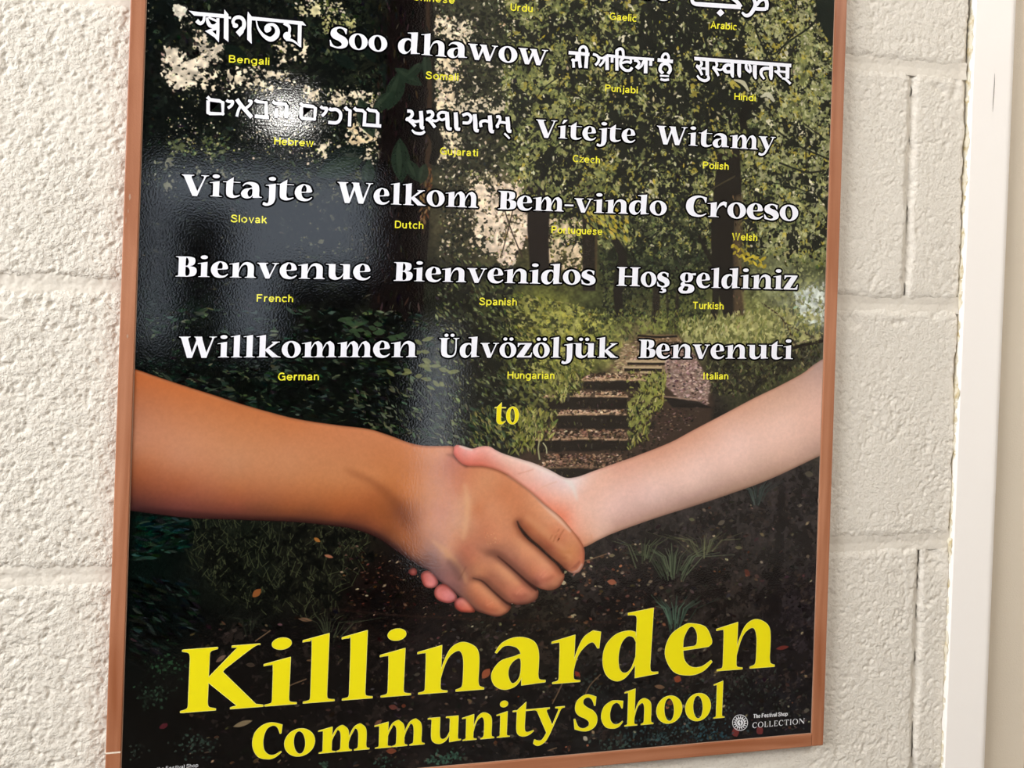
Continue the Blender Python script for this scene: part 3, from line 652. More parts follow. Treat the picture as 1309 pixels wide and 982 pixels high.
def paint_skin(img):
    pale = [(1040, 472, (176, 148, 128)), (1046, 500, (206, 172, 148)), (1046, 540, (214, 178, 152)), (1046, 576, (176, 146, 122)), (1000, 500, (196, 158, 128)), (1000, 540, (224, 190, 164)), (1000, 580, (208, 174, 148)), (990, 604, (168, 138, 112)),
            (950, 525, (206, 162, 130)), (940, 560, (226, 192, 168)), (940, 600, (212, 180, 156)), (935, 624, (164, 134, 110)), (890, 556, (208, 158, 124)), (890, 590, (226, 192, 168)), (885, 622, (212, 182, 160)), (886, 640, (160, 130, 110)),
            (840, 576, (206, 152, 118)), (835, 605, (222, 184, 158)), (835, 635, (214, 184, 166)), (838, 656, (172, 140, 118)), (790, 598, (214, 164, 134)), (785, 625, (222, 184, 160)), (785, 652, (218, 184, 164)), (788, 674, (184, 148, 124)),
            (758, 610, (226, 186, 158)), (745, 630, (224, 184, 158)), (750, 665, (222, 176, 146)), (752, 690, (206, 150, 112)), (746, 650, (226, 184, 156)), (765, 684, (212, 172, 142)),
            (728, 614, (226, 214, 202)), (733, 622, (226, 206, 190)), (716, 614, (222, 200, 188)), (722, 635, (228, 184, 158)), (706, 632, (228, 176, 150)), (698, 618, (226, 188, 168)), (712, 650, (226, 142, 106)), (720, 660, (226, 132, 94)),
            (735, 660, (228, 168, 136)), (738, 680, (222, 158, 122)), (696, 606, (230, 208, 192)), (680, 602, (226, 190, 168)), (684, 620, (226, 170, 146)), (668, 600, (226, 180, 156)), (664, 612, (220, 162, 134)), (650, 590, (226, 184, 158)), (648, 602, (216, 148, 120)),
            (632, 580, (228, 178, 156)), (630, 594, (212, 132, 106)), (616, 576, (228, 160, 138)), (615, 592, (206, 112, 86)), (603, 583, (224, 142, 122)), (590, 586, (206, 112, 90)), (585, 574, (222, 130, 112)), (596, 574, (226, 166, 150))]

    def pale_extra(l):
        line(l, [(587, 570.5), (595, 572), (604, 575.5)], (2, 5, 2), (238, 222, 212), .8, 1)
        line(l, [(636, 577), (668, 589), (702, 602), (722, 612)], (2, 4, 7, 4), (232, 218, 208), .6, 3)
        line(l, [(722, 611), (732, 622), (738, 640)], (7, 6, 2), (230, 222, 214), .6, 3)
        line(l, [(662, 606), (676, 602), (682, 600)], 1.6, (206, 140, 120), .5, 1)
        line(l, [(684, 628), (700, 620), (712, 616)], 1.6, (216, 164, 142), .5, 1)
        line(l, [(600, 596), (620, 597.5), (640, 603), (665, 619), (700, 649), (740, 690)], 4, (188, 112, 84), .5, 2)
        line(l, [(790, 594), (850, 572), (930, 531), (1040, 470)], 3, (206, 158, 132), .5, 1)
        line(l, [(748, 700), (790, 681), (886, 648.5), (985, 613.5), (1050, 583)], 7, (132, 104, 84), .45, 4)
        line(l, [(756, 684), (757, 696)], 2, (198, 134, 100), .35, 1)
    masked(img, PALE, pale, 1.7, pale_extra, edge=.22)

    pink = [(548, 736, (196, 110, 98)), (548, 746, (214, 128, 116)), (541, 742, (184, 84, 70)), (556, 745, (196, 112, 104)), (570, 758, (216, 132, 122)), (562, 764, (204, 112, 98)), (580, 766, (190, 112, 106)), (569, 750, (180, 90, 76)),
            (592, 773, (206, 120, 96)), (600, 779, (196, 104, 76)), (586, 776, (184, 84, 66)), (527, 730, (146, 74, 62)), (528, 734, (170, 84, 72))]
    tan = [(180, 488, (178, 100, 50)), (176, 530, (172, 112, 74)), (176, 570, (176, 118, 80)), (176, 600, (152, 88, 50)), (178, 630, (112, 60, 40)), (178, 648, (70, 38, 34)),
           (230, 506, (184, 108, 56)), (230, 545, (186, 124, 80)), (230, 585, (184, 126, 86)), (230, 620, (154, 88, 52)), (230, 645, (112, 60, 46)), (230, 658, (78, 40, 36)),
           (300, 526, (184, 112, 60)), (300, 560, (188, 126, 78)), (300, 595, (184, 128, 84)), (300, 630, (160, 94, 54)), (300, 650, (120, 64, 44)), (300, 662, (74, 40, 32)),
           (370, 545, (188, 116, 64)), (370, 575, (190, 128, 80)), (370, 605, (184, 124, 76)), (370, 635, (162, 96, 52)), (370, 655, (120, 66, 36)), (370, 665, (76, 42, 30)),
           (430, 556, (192, 122, 72)), (430, 585, (188, 124, 74)), (430, 612, (186, 122, 70)), (430, 640, (164, 94, 46)), (430, 662, (122, 66, 36)), (430, 671, (72, 40, 30)),
           (480, 560, (194, 124, 74)), (480, 590, (188, 120, 68)), (478, 612, (190, 122, 68)), (478, 632, (166, 96, 48)), (485, 656, (144, 80, 38)), (480, 676, (118, 64, 38)), (480, 686, (64, 36, 30)),
           (520, 575, (196, 124, 72)), (520, 605, (190, 118, 62)), (520, 632, (184, 112, 56)), (510, 652, (132, 74, 40)), (500, 668, (140, 78, 38)), (525, 670, (140, 80, 42)), (512, 690, (142, 82, 42)), (508, 703, (76, 44, 36)),
           (535, 690, (156, 92, 48)), (530, 710, (130, 76, 44)), (535, 721, (84, 52, 42)), (545, 600, (190, 120, 70)), (545, 640, (188, 120, 68)), (545, 670, (184, 118, 72)),
           (570, 580, (196, 130, 90)), (570, 620, (194, 128, 88)), (565, 655, (192, 128, 92)), (575, 585, (184, 116, 86)), (600, 605, (198, 126, 82)), (596, 640, (204, 148, 104)), (592, 670, (200, 148, 108)), (588, 625, (196, 126, 86)),
           (610, 650, (194, 122, 76)), (620, 615, (202, 138, 90)), (640, 630, (196, 124, 76)), (625, 650, (202, 136, 90)), (650, 650, (198, 128, 80)), (620, 680, (190, 120, 80)), (636, 690, (196, 128, 86)), (650, 675, (196, 130, 86)),
           (566, 690, (186, 128, 92)), (554, 705, (150, 104, 82)), (575, 705, (194, 136, 94)), (565, 720, (142, 100, 84)), (590, 700, (180, 110, 76)), (600, 715, (178, 108, 74)), (585, 725, (130, 88, 74)), (575, 740, (142, 96, 84)), (590, 745, (140, 94, 78)), (590, 680, (196, 138, 96)),
           (612, 700, (180, 116, 82)), (622, 716, (184, 122, 84)), (605, 732, (168, 112, 76)), (632, 704, (152, 98, 70)),
           # index finger
           (665, 640, (198, 126, 78)), (680, 640, (206, 140, 92)), (685, 660, (202, 132, 84)), (700, 665, (208, 144, 98)), (700, 682, (192, 116, 70)), (715, 678, (204, 130, 86)), (712, 694, (176, 100, 62)), (724, 690, (200, 130, 84)), (735, 700, (196, 128, 78)), (728, 712, (192, 124, 72)), (738, 718, (190, 116, 74)), (742, 704, (186, 112, 72)), (722, 722, (160, 94, 60)), (690, 690, (164, 94, 56)), (672, 676, (168, 96, 56)), (700, 701, (152, 84, 52)),
           # middle finger
           (655, 690, (198, 130, 86)), (668, 697, (204, 138, 92)), (682, 708, (206, 136, 92)), (696, 720, (208, 142, 100)), (708, 732, (196, 120, 80)), (714, 742, (180, 116, 78)), (700, 748, (166, 104, 72)), (692, 738, (192, 116, 86)), (684, 728, (196, 122, 80)), (672, 728, (164, 100, 70)), (660, 716, (160, 100, 72)), (648, 706, (164, 106, 76)), (684, 744, (140, 82, 60)), (668, 710, (202, 134, 90)),
           # ring finger
           (634, 724, (200, 134, 90)), (646, 734, (206, 140, 96)), (658, 745, (202, 132, 90)), (672, 754, (194, 120, 84)), (680, 762, (166, 106, 76)), (664, 764, (168, 98, 74)), (652, 756, (176, 106, 74)), (640, 748, (158, 96, 66)), (628, 736, (158, 98, 68)), (662, 770, (128, 76, 58)), (676, 770, (130, 82, 60)), (618, 724, (190, 124, 82)),
           # little finger
           (606, 748, (198, 126, 82)), (620, 758, (204, 134, 90)), (632, 768, (200, 128, 84)), (644, 778, (188, 120, 78)), (626, 777, (188, 108, 70)), (612, 768, (170, 100, 66)), (600, 760, (150, 94, 66)), (634, 786, (150, 92, 64)), (618, 782, (124, 78, 58)), (598, 770, (110, 74, 60))]

    def tan_extra(l):
        line(l, [(172, 474), (238, 496), (310, 519), (399, 541), (471, 550.5), (525, 568)], 2, (206, 150, 110), .5, 1)
        line(l, [(178, 652), (309, 664), (381, 667), (453, 676), (482, 687), (512, 708), (536, 724)], (7, 8, 9, 10, 8), (46, 26, 24), .55, 4)
        line(l, [(440, 600), (478, 618), (510, 648), (520, 668)], (4, 9, 13, 8), (112, 60, 34), .38, 6)      # wrist hollow
        line(l, [(598, 597), (582, 584), (570, 581)], (5, 6, 1), (128, 78, 60), .6, 2)
        line(l, [(594, 618), (598, 650), (592, 690)], (5, 8, 5), (222, 172, 130), .5, 4)                       # tendon
        line(l, [(552, 690), (570, 706), (590, 730), (596, 745)], (3, 8, 6, 3), (208, 152, 104), .45, 3)
        line(l, [(572, 716), (584, 728), (588, 742)], (6, 12, 6), (112, 74, 66), .5, 4)
        line(l, [(546, 706), (556, 716), (560, 730)], (4, 8, 4), (118, 84, 76), .4, 4)
        line(l, [(586, 742), (592, 732), (596, 724)], 2, (112, 70, 56), .4, 1)
        line(l, [(661, 664), (665, 674), (675, 687), (689, 699), (702.5, 711.5), (716, 724), (722, 731)], (10, 13, 14), (104, 54, 36), .68, 5)
        line(l, [(661, 666), (665, 675), (675, 687.5), (689, 699.5), (702.5, 712), (714, 722), (722, 732)], (1.2, 4, 3.6, 3.2, 6), (34, 16, 12), .95, 1)
        line(l, [(621, 706), (634, 709), (647.5, 719), (661, 731), (675, 744), (687, 752)], (4, 12, 13, 12), (92, 52, 42), .7, 5)
        line(l, [(636, 711), (647.5, 720.5), (661, 732.5), (675, 745), (687, 754)], (1, 2.2, 2.8, 5), (52, 26, 22), .9, 1)
        line(l, [(600, 739), (617, 742), (630, 754), (646, 768), (655, 777)], (4, 11, 12, 11), (92, 54, 44), .7, 5)
        line(l, [(604, 739), (617, 743.5), (630, 755.5), (646, 769.5), (655, 774)], (1, 2, 2.4, 4), (50, 28, 24), .9, 1)
        line(l, [(648, 607), (677, 626), (702, 652), (730, 680)], (2, 5, 6, 3), (222, 182, 158), .75, 2)         # rim of the index finger
        line(l, [(672, 660), (694, 678), (716, 699), (730, 714)], (6, 10, 9, 4), (218, 156, 112), .5, 5)
        line(l, [(656, 688), (676, 702), (694, 718), (706, 732)], (5, 9, 9, 4), (214, 150, 110), .5, 5)
        line(l, [(634, 722), (650, 735), (664, 748)], (5, 9, 5), (214, 152, 110), .5, 4)
        line(l, [(606, 746), (622, 757), (638, 772)], (5, 8, 5), (212, 148, 106), .5, 4)
        line(l, [(690, 742), (700, 741), (708, 736)], (3, 6, 3), (158, 88, 66), .5, 3)
        line(l, [(654, 760), (664, 764), (674, 761)], (3, 6, 3), (146, 84, 64), .5, 3)
        line(l, [(614, 774), (624, 780), (636, 780)], (3, 6, 3), (150, 84, 60), .5, 3)
        line(l, [(706, 706), (716, 713), (726, 713)], (3, 7, 3), (150, 84, 54), .45, 3)
        line(l, [(610, 700), (622, 706), (634, 708)], (3, 8, 3), (148, 94, 72), .45, 4)
        line(l, [(578, 700), (596, 716), (604, 738)], (4, 9, 4), (160, 96, 72), .35, 5)
        line(l, [(700, 752), (713, 750), (720, 740)], 5, (120, 74, 56), .5, 3)
        line(l, [(662, 772), (678, 770), (688, 758)], 5, (112, 70, 54), .5, 3)
        for q in ([(707, 693), (711, 684), (715, 676)], [(712, 693), (716, 685), (721, 677)], [(703, 690), (706, 684)]):
            line(l, q, 1.2, (140, 76, 48), .55, 1)
        line(l, [(713, 691), (715, 688)], 1.6, (100, 50, 30), .8)
        line(l, [(710, 684), (714, 680)], 2, (224, 156, 108), .5, 1)
        for q in ([(690, 736), (694, 731), (697, 728)], [(693, 739), (698, 734), (701, 731)], [(660, 760), (664, 755), (668, 752)], [(622, 774), (626, 772), (630, 770)]):
            line(l, q, 1.3, (224, 154, 118), .4, 1)
        line(l, [(712, 702), (720, 706), (730, 706)], (2, 6, 2), (168, 98, 56), .35, 3)
        fill(l, [(726, 729), (731, 731), (738, 728.5), (743.5, 720), (746, 722), (741.5, 731), (734, 734), (727, 732)], (206, 172, 156), .7, 1)
        fill(l, [(728, 728), (737, 726), (742, 719), (741, 716), (735, 722)], (132, 74, 56), .5, 1)
        line(l, [(747, 702), (748, 714), (745, 724)], 1.6, (206, 150, 120), .6)
        scatter(l, [(618, 680), (636, 680), (640, 694), (622, 696)], 30, [(1, (216, 132, 96)), (1, (206, 150, 110))], (1.5, 3), (.5, .8), alpha=(.3, .5))
        line(l, [(606, 784), (635, 790), (648, 785)], 4, (84, 54, 44), .5, 2)
    for t in TIPS:
        masked(img, t, pink, 2.2, edge=.5)
    hand_tan = TAN[:14] + [(562, 570.2), (579.5, 571), (580, 581), (588, 591), (598, 595.7), (618, 596.6), (634, 600.5), (648, 607), (662, 616.5), (677, 627.5), (696, 644.5)] + TAN[17:]
    masked(img, hand_tan, tan, 1.9, tan_extra, sm=True, edge=.42)
    # re-draw the finger tips of the pale hand that lie over the edge of the tan one
    for t in TIPS[1:]:
        masked(img, t, pink, 2.2, edge=.5)
        line(img, t[-3:] + t[:1], 1.2, (120, 60, 52), .5, 1)
# ------------------------------------------------------------------ materials
def new_mat(name, color=(.8, .8, .8), rough=.5, spec=.5):
    m = bpy.data.materials.new(name)
    m.use_nodes = True
    b = m.node_tree.nodes['Principled BSDF']
    b.inputs['Base Color'].default_value = (*color, 1)
    b.inputs['Roughness'].default_value = rough
    b.inputs['Specular IOR Level'].default_value = spec
    return m, m.node_tree, b


def lin(c):
    return tuple(((v / 255 + .055) / 1.055) ** 2.4 if v > 10 else v / 255 / 12.92 for v in c)


def laminate(nt, b):
    """glossy lamination: the same slightly pebbled clear surface over everything printed"""
    N, L = nt.nodes, nt.links
    g = N.new('ShaderNodeNewGeometry')
    n1 = N.new('ShaderNodeTexNoise'); n1.inputs['Scale'].default_value = 620; n1.inputs['Detail'].default_value = 3
    n2 = N.new('ShaderNodeTexNoise'); n2.inputs['Scale'].default_value = 26; n2.inputs['Detail'].default_value = 2
    L.new(g.outputs['Position'], n1.inputs['Vector']); L.new(g.outputs['Position'], n2.inputs['Vector'])
    b1 = N.new('ShaderNodeBump'); b1.inputs['Strength'].default_value = 1.0; b1.inputs['Distance'].default_value = LAM_FINE
    b2 = N.new('ShaderNodeBump'); b2.inputs['Strength'].default_value = 1.0; b2.inputs['Distance'].default_value = LAM_WAVE
    L.new(n1.outputs['Fac'], b1.inputs['Height']); L.new(n2.outputs['Fac'], b2.inputs['Height'])
    L.new(b1.outputs['Normal'], b2.inputs['Normal'])
    b.inputs['Roughness'].default_value = .6
    b.inputs['Specular IOR Level'].default_value = 0.0
    b.inputs['Coat Weight'].default_value = 1.0
    b.inputs['Coat Roughness'].default_value = .035
    b.inputs['Coat IOR'].default_value = 1.5
    L.new(b2.outputs['Normal'], b.inputs['Coat Normal'])


LAM_FINE, LAM_WAVE = 0.00004, 0.00005


def ink(name, rgb):
    m, nt, b = new_mat(name, lin(rgb))
    laminate(nt, b)
    return m


INK_WHITE = ink('white_ink', (240, 240, 248))
INK_BLACK = ink('black_ink', (16, 15, 17))
INK_YELLOW = ink('yellow_ink', (236, 222, 22))
INK_PALE = ink('pale_yellow_ink', (250, 244, 150))
INK_CAPTION = ink('caption_yellow_ink', (240, 232, 60))
INK_GREY = ink('grey_white_ink', (214, 214, 216))


def paint_mat(name, rgb, rough=.55, noise_scale=0, bump=0, detail=3, vary=.0):
    m, nt, b = new_mat(name, lin(rgb), rough, .35)
    N, L = nt.nodes, nt.links
    g = N.new('ShaderNodeNewGeometry')
    if bump:
        n = N.new('ShaderNodeTexNoise'); n.inputs['Scale'].default_value = noise_scale; n.inputs['Detail'].default_value = detail
        L.new(g.outputs['Position'], n.inputs['Vector'])
        u = N.new('ShaderNodeBump'); u.inputs['Distance'].default_value = bump
        L.new(n.outputs['Fac'], u.inputs['Height']); L.new(u.outputs['Normal'], b.inputs['Normal'])
    if vary:
        v = N.new('ShaderNodeTexNoise'); v.inputs['Scale'].default_value = 9; v.inputs['Detail'].default_value = 4
        L.new(g.outputs['Position'], v.inputs['Vector'])
        r = N.new('ShaderNodeValToRGB')
        c = lin(rgb)
        r.color_ramp.elements[0].color = (*[x * (1 - vary) for x in c], 1); r.color_ramp.elements[1].color = (*[min(1, x * (1 + vary * .5)) for x in c], 1)
        r.color_ramp.elements[0].position = .3; r.color_ramp.elements[1].position = .7
        L.new(v.outputs['Fac'], r.inputs['Fac']); L.new(r.outputs['Color'], b.inputs['Base Color'])
    return m


def block_mat():
    """cream emulsion paint over an open-textured concrete block: pitted, lumpy relief"""
    m, nt, b = new_mat('cream_painted_block', lin((232, 224, 208)), .62, .25)
    N, L = nt.nodes, nt.links
    g = N.new('ShaderNodeNewGeometry')
    v = N.new('ShaderNodeTexVoronoi'); v.feature = 'SMOOTH_F1'; v.inputs['Scale'].default_value = 420; v.inputs['Smoothness'].default_value = .6
    warp = N.new('ShaderNodeTexNoise'); warp.inputs['Scale'].default_value = 150; warp.inputs['Detail'].default_value = 3
    mixv = N.new('ShaderNodeMix'); mixv.data_type = 'RGBA'; mixv.blend_type = 'LINEAR_LIGHT'; mixv.inputs[0].default_value = .005
    L.new(g.outputs['Position'], warp.inputs['Vector']); L.new(g.outputs['Position'], mixv.inputs[6]); L.new(warp.outputs['Color'], mixv.inputs[7])
    L.new(mixv.outputs[2], v.inputs['Vector'])
    n = N.new('ShaderNodeTexNoise'); n.inputs['Scale'].default_value = 480; n.inputs['Detail'].default_value = 2.5; n.inputs['Roughness'].default_value = .55
    L.new(g.outputs['Position'], n.inputs['Vector'])
    pits = N.new('ShaderNodeMapRange'); pits.interpolation_type = 'SMOOTHSTEP'; pits.inputs[1].default_value = .36; pits.inputs[2].default_value = .56
    L.new(n.outputs['Fac'], pits.inputs[0])
    patch = N.new('ShaderNodeTexNoise'); patch.inputs['Scale'].default_value = 14; patch.inputs['Detail'].default_value = 2
    L.new(g.outputs['Position'], patch.inputs['Vector'])
    # the relief is rougher at the left of the poster and filled with thicker paint at the right
    sep = N.new('ShaderNodeSeparateXYZ'); L.new(g.outputs['Position'], sep.inputs[0])
    mr = N.new('ShaderNodeMapRange'); mr.inputs[1].default_value = -.1; mr.inputs[2].default_value = .55; mr.inputs[3].default_value = 1.0; mr.inputs[4].default_value = .55
    L.new(sep.outputs[0], mr.inputs[0])
    mul = N.new('ShaderNodeMath'); mul.operation = 'MULTIPLY'; L.new(mr.outputs[0], mul.inputs[0])
    pr = N.new('ShaderNodeMapRange'); pr.inputs[1].default_value = .3; pr.inputs[2].default_value = .7; pr.inputs[3].default_value = .65; pr.inputs[4].default_value = 1.25
    L.new(patch.outputs['Fac'], pr.inputs[0]); L.new(pr.outputs[0], mul.inputs[1])
    b1 = N.new('ShaderNodeBump'); b1.inputs['Distance'].default_value = BLK_V; b1.invert = True
    b2 = N.new('ShaderNodeBump'); b2.inputs['Distance'].default_value = BLK_N
    L.new(v.outputs['Distance'], b1.inputs['Height']); L.new(pits.outputs[0], b2.inputs['Height'])
    L.new(mul.outputs[0], b1.inputs['Strength']); L.new(mul.outputs[0], b2.inputs['Strength'])
    L.new(b1.outputs['Normal'], b2.inputs['Normal']); L.new(b2.outputs['Normal'], b.inputs['Normal'])
    r = N.new('ShaderNodeValToRGB')
    r.color_ramp.elements[0].position = .28; r.color_ramp.elements[0].color = (*lin((210, 201, 188)), 1)
    r.color_ramp.elements[1].position = .5; r.color_ramp.elements[1].color = (*lin((222, 215, 203)), 1)
    L.new(n.outputs['Fac'], r.inputs['Fac']); L.new(r.outputs['Color'], b.inputs['Base Color'])
    return m


BLK_V, BLK_N = .0003, .0003
MAT_BLOCK = block_mat()
MAT_MORTAR = paint_mat('cream_painted_mortar', (219, 211, 198), .6, 400, .0003, 3, .03)
MAT_WHITE = paint_mat('white_gloss_wood', (250, 244, 238), .32, 600, .00003, 2)
MAT_BEIGE = paint_mat('cream_satin_wood', (218, 205, 186), .45, 900, .0003, 2, .02)


def wood_mat():
    m, nt, b = new_mat('brown_varnished_wood', lin((172, 104, 66)), .42, .4)
    N, L = nt.nodes, nt.links
    t = N.new('ShaderNodeTexCoord')
    mp = N.new('ShaderNodeMapping'); mp.inputs['Scale'].default_value = (60, 60, 5)
    L.new(t.outputs['Object'], mp.inputs[0])
    n = N.new('ShaderNodeTexNoise'); n.inputs['Scale'].default_value = 1.0; n.inputs['Detail'].default_value = 5; n.inputs['Distortion'].default_value = 1.2
    L.new(mp.outputs[0], n.inputs['Vector'])
    n2 = N.new('ShaderNodeTexNoise'); n2.inputs['Scale'].default_value = 7; n2.inputs['Detail'].default_value = 2
    L.new(t.outputs['Object'], n2.inputs['Vector'])
    a = N.new('ShaderNodeMath'); a.operation = 'MULTIPLY_ADD'; a.inputs[1].default_value = .6; L.new(n.outputs['Fac'], a.inputs[0])
    k = N.new('ShaderNodeMath'); k.operation = 'MULTIPLY'; k.inputs[1].default_value = .4; L.new(n2.outputs['Fac'], k.inputs[0]); L.new(k.outputs[0], a.inputs[2])
    r = N.new('ShaderNodeValToRGB')
    r.color_ramp.elements[0].position = .34; r.color_ramp.elements[0].color = (*lin((148, 88, 56)), 1)
    r.color_ramp.elements[1].position = .66; r.color_ramp.elements[1].color = (*lin((184, 126, 94)), 1)
    L.new(a.outputs[0], r.inputs['Fac']); L.new(r.outputs['Color'], b.inputs['Base Color'])
    sp = N.new('ShaderNodeTexNoise'); sp.inputs['Scale'].default_value = 900; L.new(t.outputs['Object'], sp.inputs['Vector'])
    u = N.new('ShaderNodeBump'); u.inputs['Distance'].default_value = .00012; L.new(sp.outputs['Fac'], u.inputs['Height']); L.new(u.outputs['Normal'], b.inputs['Normal'])
    return m


MAT_FRAME = wood_mat()


# ------------------------------------------------------------------ object helpers
def mesh_obj(name, verts, faces, mat, parent=None, smooth=False, mats=None, midx=None):
    me = bpy.data.meshes.new(name)
    me.from_pydata([tuple(v) for v in verts], [], faces)
    for mm in (mats or [mat]):
        me.materials.append(mm)
    if midx is not None:
        me.polygons.foreach_set('material_index', midx)
    if smooth:
        me.polygons.foreach_set('use_smooth', [True] * len(me.polygons))
    me.update()
    o = bpy.data.objects.new(name, me)
    COL.objects.link(o)
    if parent is not None:
        o.parent = parent
    return o


def tag(o, label=None, category=None, group=None, kind=None):
    for k, v in (('label', label), ('category', category), ('group', group), ('kind', kind)):
        if v:
            o[k] = v
    return o


def box_data(x0, x1, y0, y1, z0, z1):
    v = [(x0, y0, z0), (x1, y0, z0), (x1, y1, z0), (x0, y1, z0), (x0, y0, z1), (x1, y0, z1), (x1, y1, z1), (x0, y1, z1)]
    f = [(0, 3, 2, 1), (4, 5, 6, 7), (0, 1, 5, 4), (1, 2, 6, 5), (2, 3, 7, 6), (3, 0, 4, 7)]
    return v, f


def box(name, x0, x1, y0, y1, z0, z1, mat, parent=None, bevel=0.0, seg=2):
    v, f = box_data(x0, x1, y0, y1, z0, z1)
    o = mesh_obj(name, v, f, mat, parent)
    if bevel:
        md = o.modifiers.new('bevel', 'BEVEL'); md.width = bevel; md.segments = seg; md.limit_method = 'ANGLE'
    return o


def extrude_profile(name, prof, z0, z1, mat, parent=None, nz=1, shear=0.0, smooth=False):
    """profile in x,y swept along z; shear leans it"""
    n = len(prof); V = []; F = []
    for k in range(nz + 1):
        z = z0 + (z1 - z0) * k / nz
        V += [(x + shear * z, y, z) for x, y in prof]
    for k in range(nz):
        for i in range(n):
            j = (i + 1) % n
            F.append((k * n + i, k * n + j, (k + 1) * n + j, (k + 1) * n + i))
    F.append(tuple(range(n))[::-1]); F.append(tuple(nz * n + i for i in range(n)))
    o = mesh_obj(name, V, F, mat, parent)
    if smooth:
        o.data.polygons.foreach_set('use_smooth', [True] * (n * nz) + [False, False])
    return o


# ------------------------------------------------------------------ the block wall
WALLY = 0.009                 # face of the blocks behind the plane of the print
WALL_X0, WALL_X1 = -1.36, 0.607
WZ0, WZ1 = -1.52, 1.45
wall = tag(box('wall_front', WALL_X0, WALL_X1, WALLY + .0044, WALLY + .12, WZ0, WZ1, MAT_MORTAR), kind='structure')


def lattice(r, n=512):
    return r.random((n, n)).astype(np.float32) * 2 - 1


LAT = [lattice(np.random.default_rng(40 + q)) for q in range(6)]


def vnoise(X, Z, cell, q, rot):
    """smooth value noise of world position, lattice turned by rot"""
    c, s = math.cos(rot), math.sin(rot)
    fx, fz = (X * c + Z * s) / cell + 200.0, (-X * s + Z * c) / cell + 200.0
    i, k = np.floor(fx).astype(int), np.floor(fz).astype(int)
    tx, tz = fx - i, fz - k
    tx, tz = tx * tx * (3 - 2 * tx), tz * tz * (3 - 2 * tz)
    L = LAT[q]
    i0, i1, k0, k1 = i % 512, (i + 1) % 512, k % 512, (k + 1) % 512
    return (L[k0, i0] * (1 - tx) + L[k0, i1] * tx) * (1 - tz) + (L[k1, i0] * (1 - tx) + L[k1, i1] * tx) * tz


def relief(X, Z):
    """open texture of the painted concrete: lumps and small pits, shallower where the paint is thick (right)"""
    wx, wz = vnoise(X, Z, .006, 0, .4) * .0012, vnoise(X, Z, .006, 1, 1.1) * .0012
    n = .62 * vnoise(X + wx, Z + wz, .0034, 2, .5) + .42 * vnoise(X + wx, Z + wz, .0019, 3, 1.2) + .35 * vnoise(X, Z, .008, 4, .2)
    h = np.clip(n, -.55, .42)
    pit = np.clip(-(n + .42) * 3, 0, 1)
    fade = np.clip((X + .1) / .6, 0, 1)
    patch = np.clip(1.0 + .6 * vnoise(X, Z, .05, 5, .8), .65, 1.5)
    amp = (.00092 * (1 - fade) + .00052 * fade * patch)
    return -(h - pit * .9) * amp


def grid_obj(mesh_name, X, Y, Z, mat):
    m, n = X.shape
    me = bpy.data.meshes.new(mesh_name)
    co = np.stack([X.ravel(), Y.ravel(), Z.ravel()], 1).astype(np.float32)
    idx = np.arange(m * n).reshape(m, n)
    q = np.stack([idx[:-1, :-1], idx[:-1, 1:], idx[1:, 1:], idx[1:, :-1]], -1).reshape(-1, 4).astype(np.int32)
    me.vertices.add(m * n); me.vertices.foreach_set('co', co.ravel())
    me.loops.add(q.size); me.loops.foreach_set('vertex_index', q.ravel())
    me.polygons.add(len(q)); me.polygons.foreach_set('loop_start', np.arange(0, q.size, 4, dtype=np.int32))
    me.polygons.foreach_set('use_smooth', np.ones(len(q), bool))
    me.materials.append(mat)
    me.update(calc_edges=True)
    me.validate()
    return me


VIEW = [(-.262, -.142), (.463, .61)]       # where the wall shows beside the poster


def steps(a, b, near):
    """sample positions along a width: fine where the wall is in view, coarse elsewhere"""
    x, out = a, [a]
    while x < b - 1e-6:
        fine = near and any(lo - .001 <= x < hi for lo, hi in VIEW)
        e = min(x - a, b - x)
        st = .0009 if fine else (.003 if e < .012 else .012)
        if near and not fine:
            for lo, hi in VIEW:
                if x < lo - .001:
                    st = min(st, max(lo - .001 - x, .0009))
        x = min(x + st, b)
        out.append(x)
    return np.array(out)


def block_mesh(x0, x1, z0, z1, near, seed):
    r = np.random.default_rng(seed)
    xs = steps(x0, x1, near)
    nz = int((z1 - z0) / (.0009 if near else .008))
    zs = np.linspace(z0, z1, nz)
    X, Z = np.meshgrid(xs, zs)
    rag = vnoise(X, Z, .011, 3, .7) * .0011 + vnoise(X, Z, .004, 4, .1) * .0006
    dz = np.minimum(Z - z0, z1 - Z) + rag
    dx = np.minimum(X - x0, x1 - X) + rag * 1.3 + vnoise(X, Z, .034, 2, .9) * .0016
    Y = WALLY + (np.clip(1 - dz / .0085, 0, 1) ** 1.7) * .0024 + (np.clip(1 - dx / .0058, 0, 1) ** 2) * .0046
    Y = Y + vnoise(X, Z, .05, 1, .3) * .0005
    if near:
        Y = Y + relief(X, Z)
        for _ in range(5):        # blown holes near the upper arris
            cx, cz, rr = r.uniform(x0 + .01, x1 - .01), z1 - r.uniform(.006, .02), r.uniform(.003, .007)
            Y = Y + .0016 * np.exp(-(((X - cx) / rr) ** 2 + ((Z - cz) / (rr * .8)) ** 2))
        if z1 < .01 and z1 > -.02 and x0 < -.2:     # the larger blow-hole under the left bed joint
            for cx, cz in ((-.212, -.014), (-.204, -.0125), (-.197, -.0145), (-.165, -.012)):
                Y = Y + .0022 * np.exp(-(((X - cx) / .0028) ** 2 + ((Z - cz) / .0022) ** 2))
    return grid_obj('block', X, Y, Z, MAT_BLOCK)


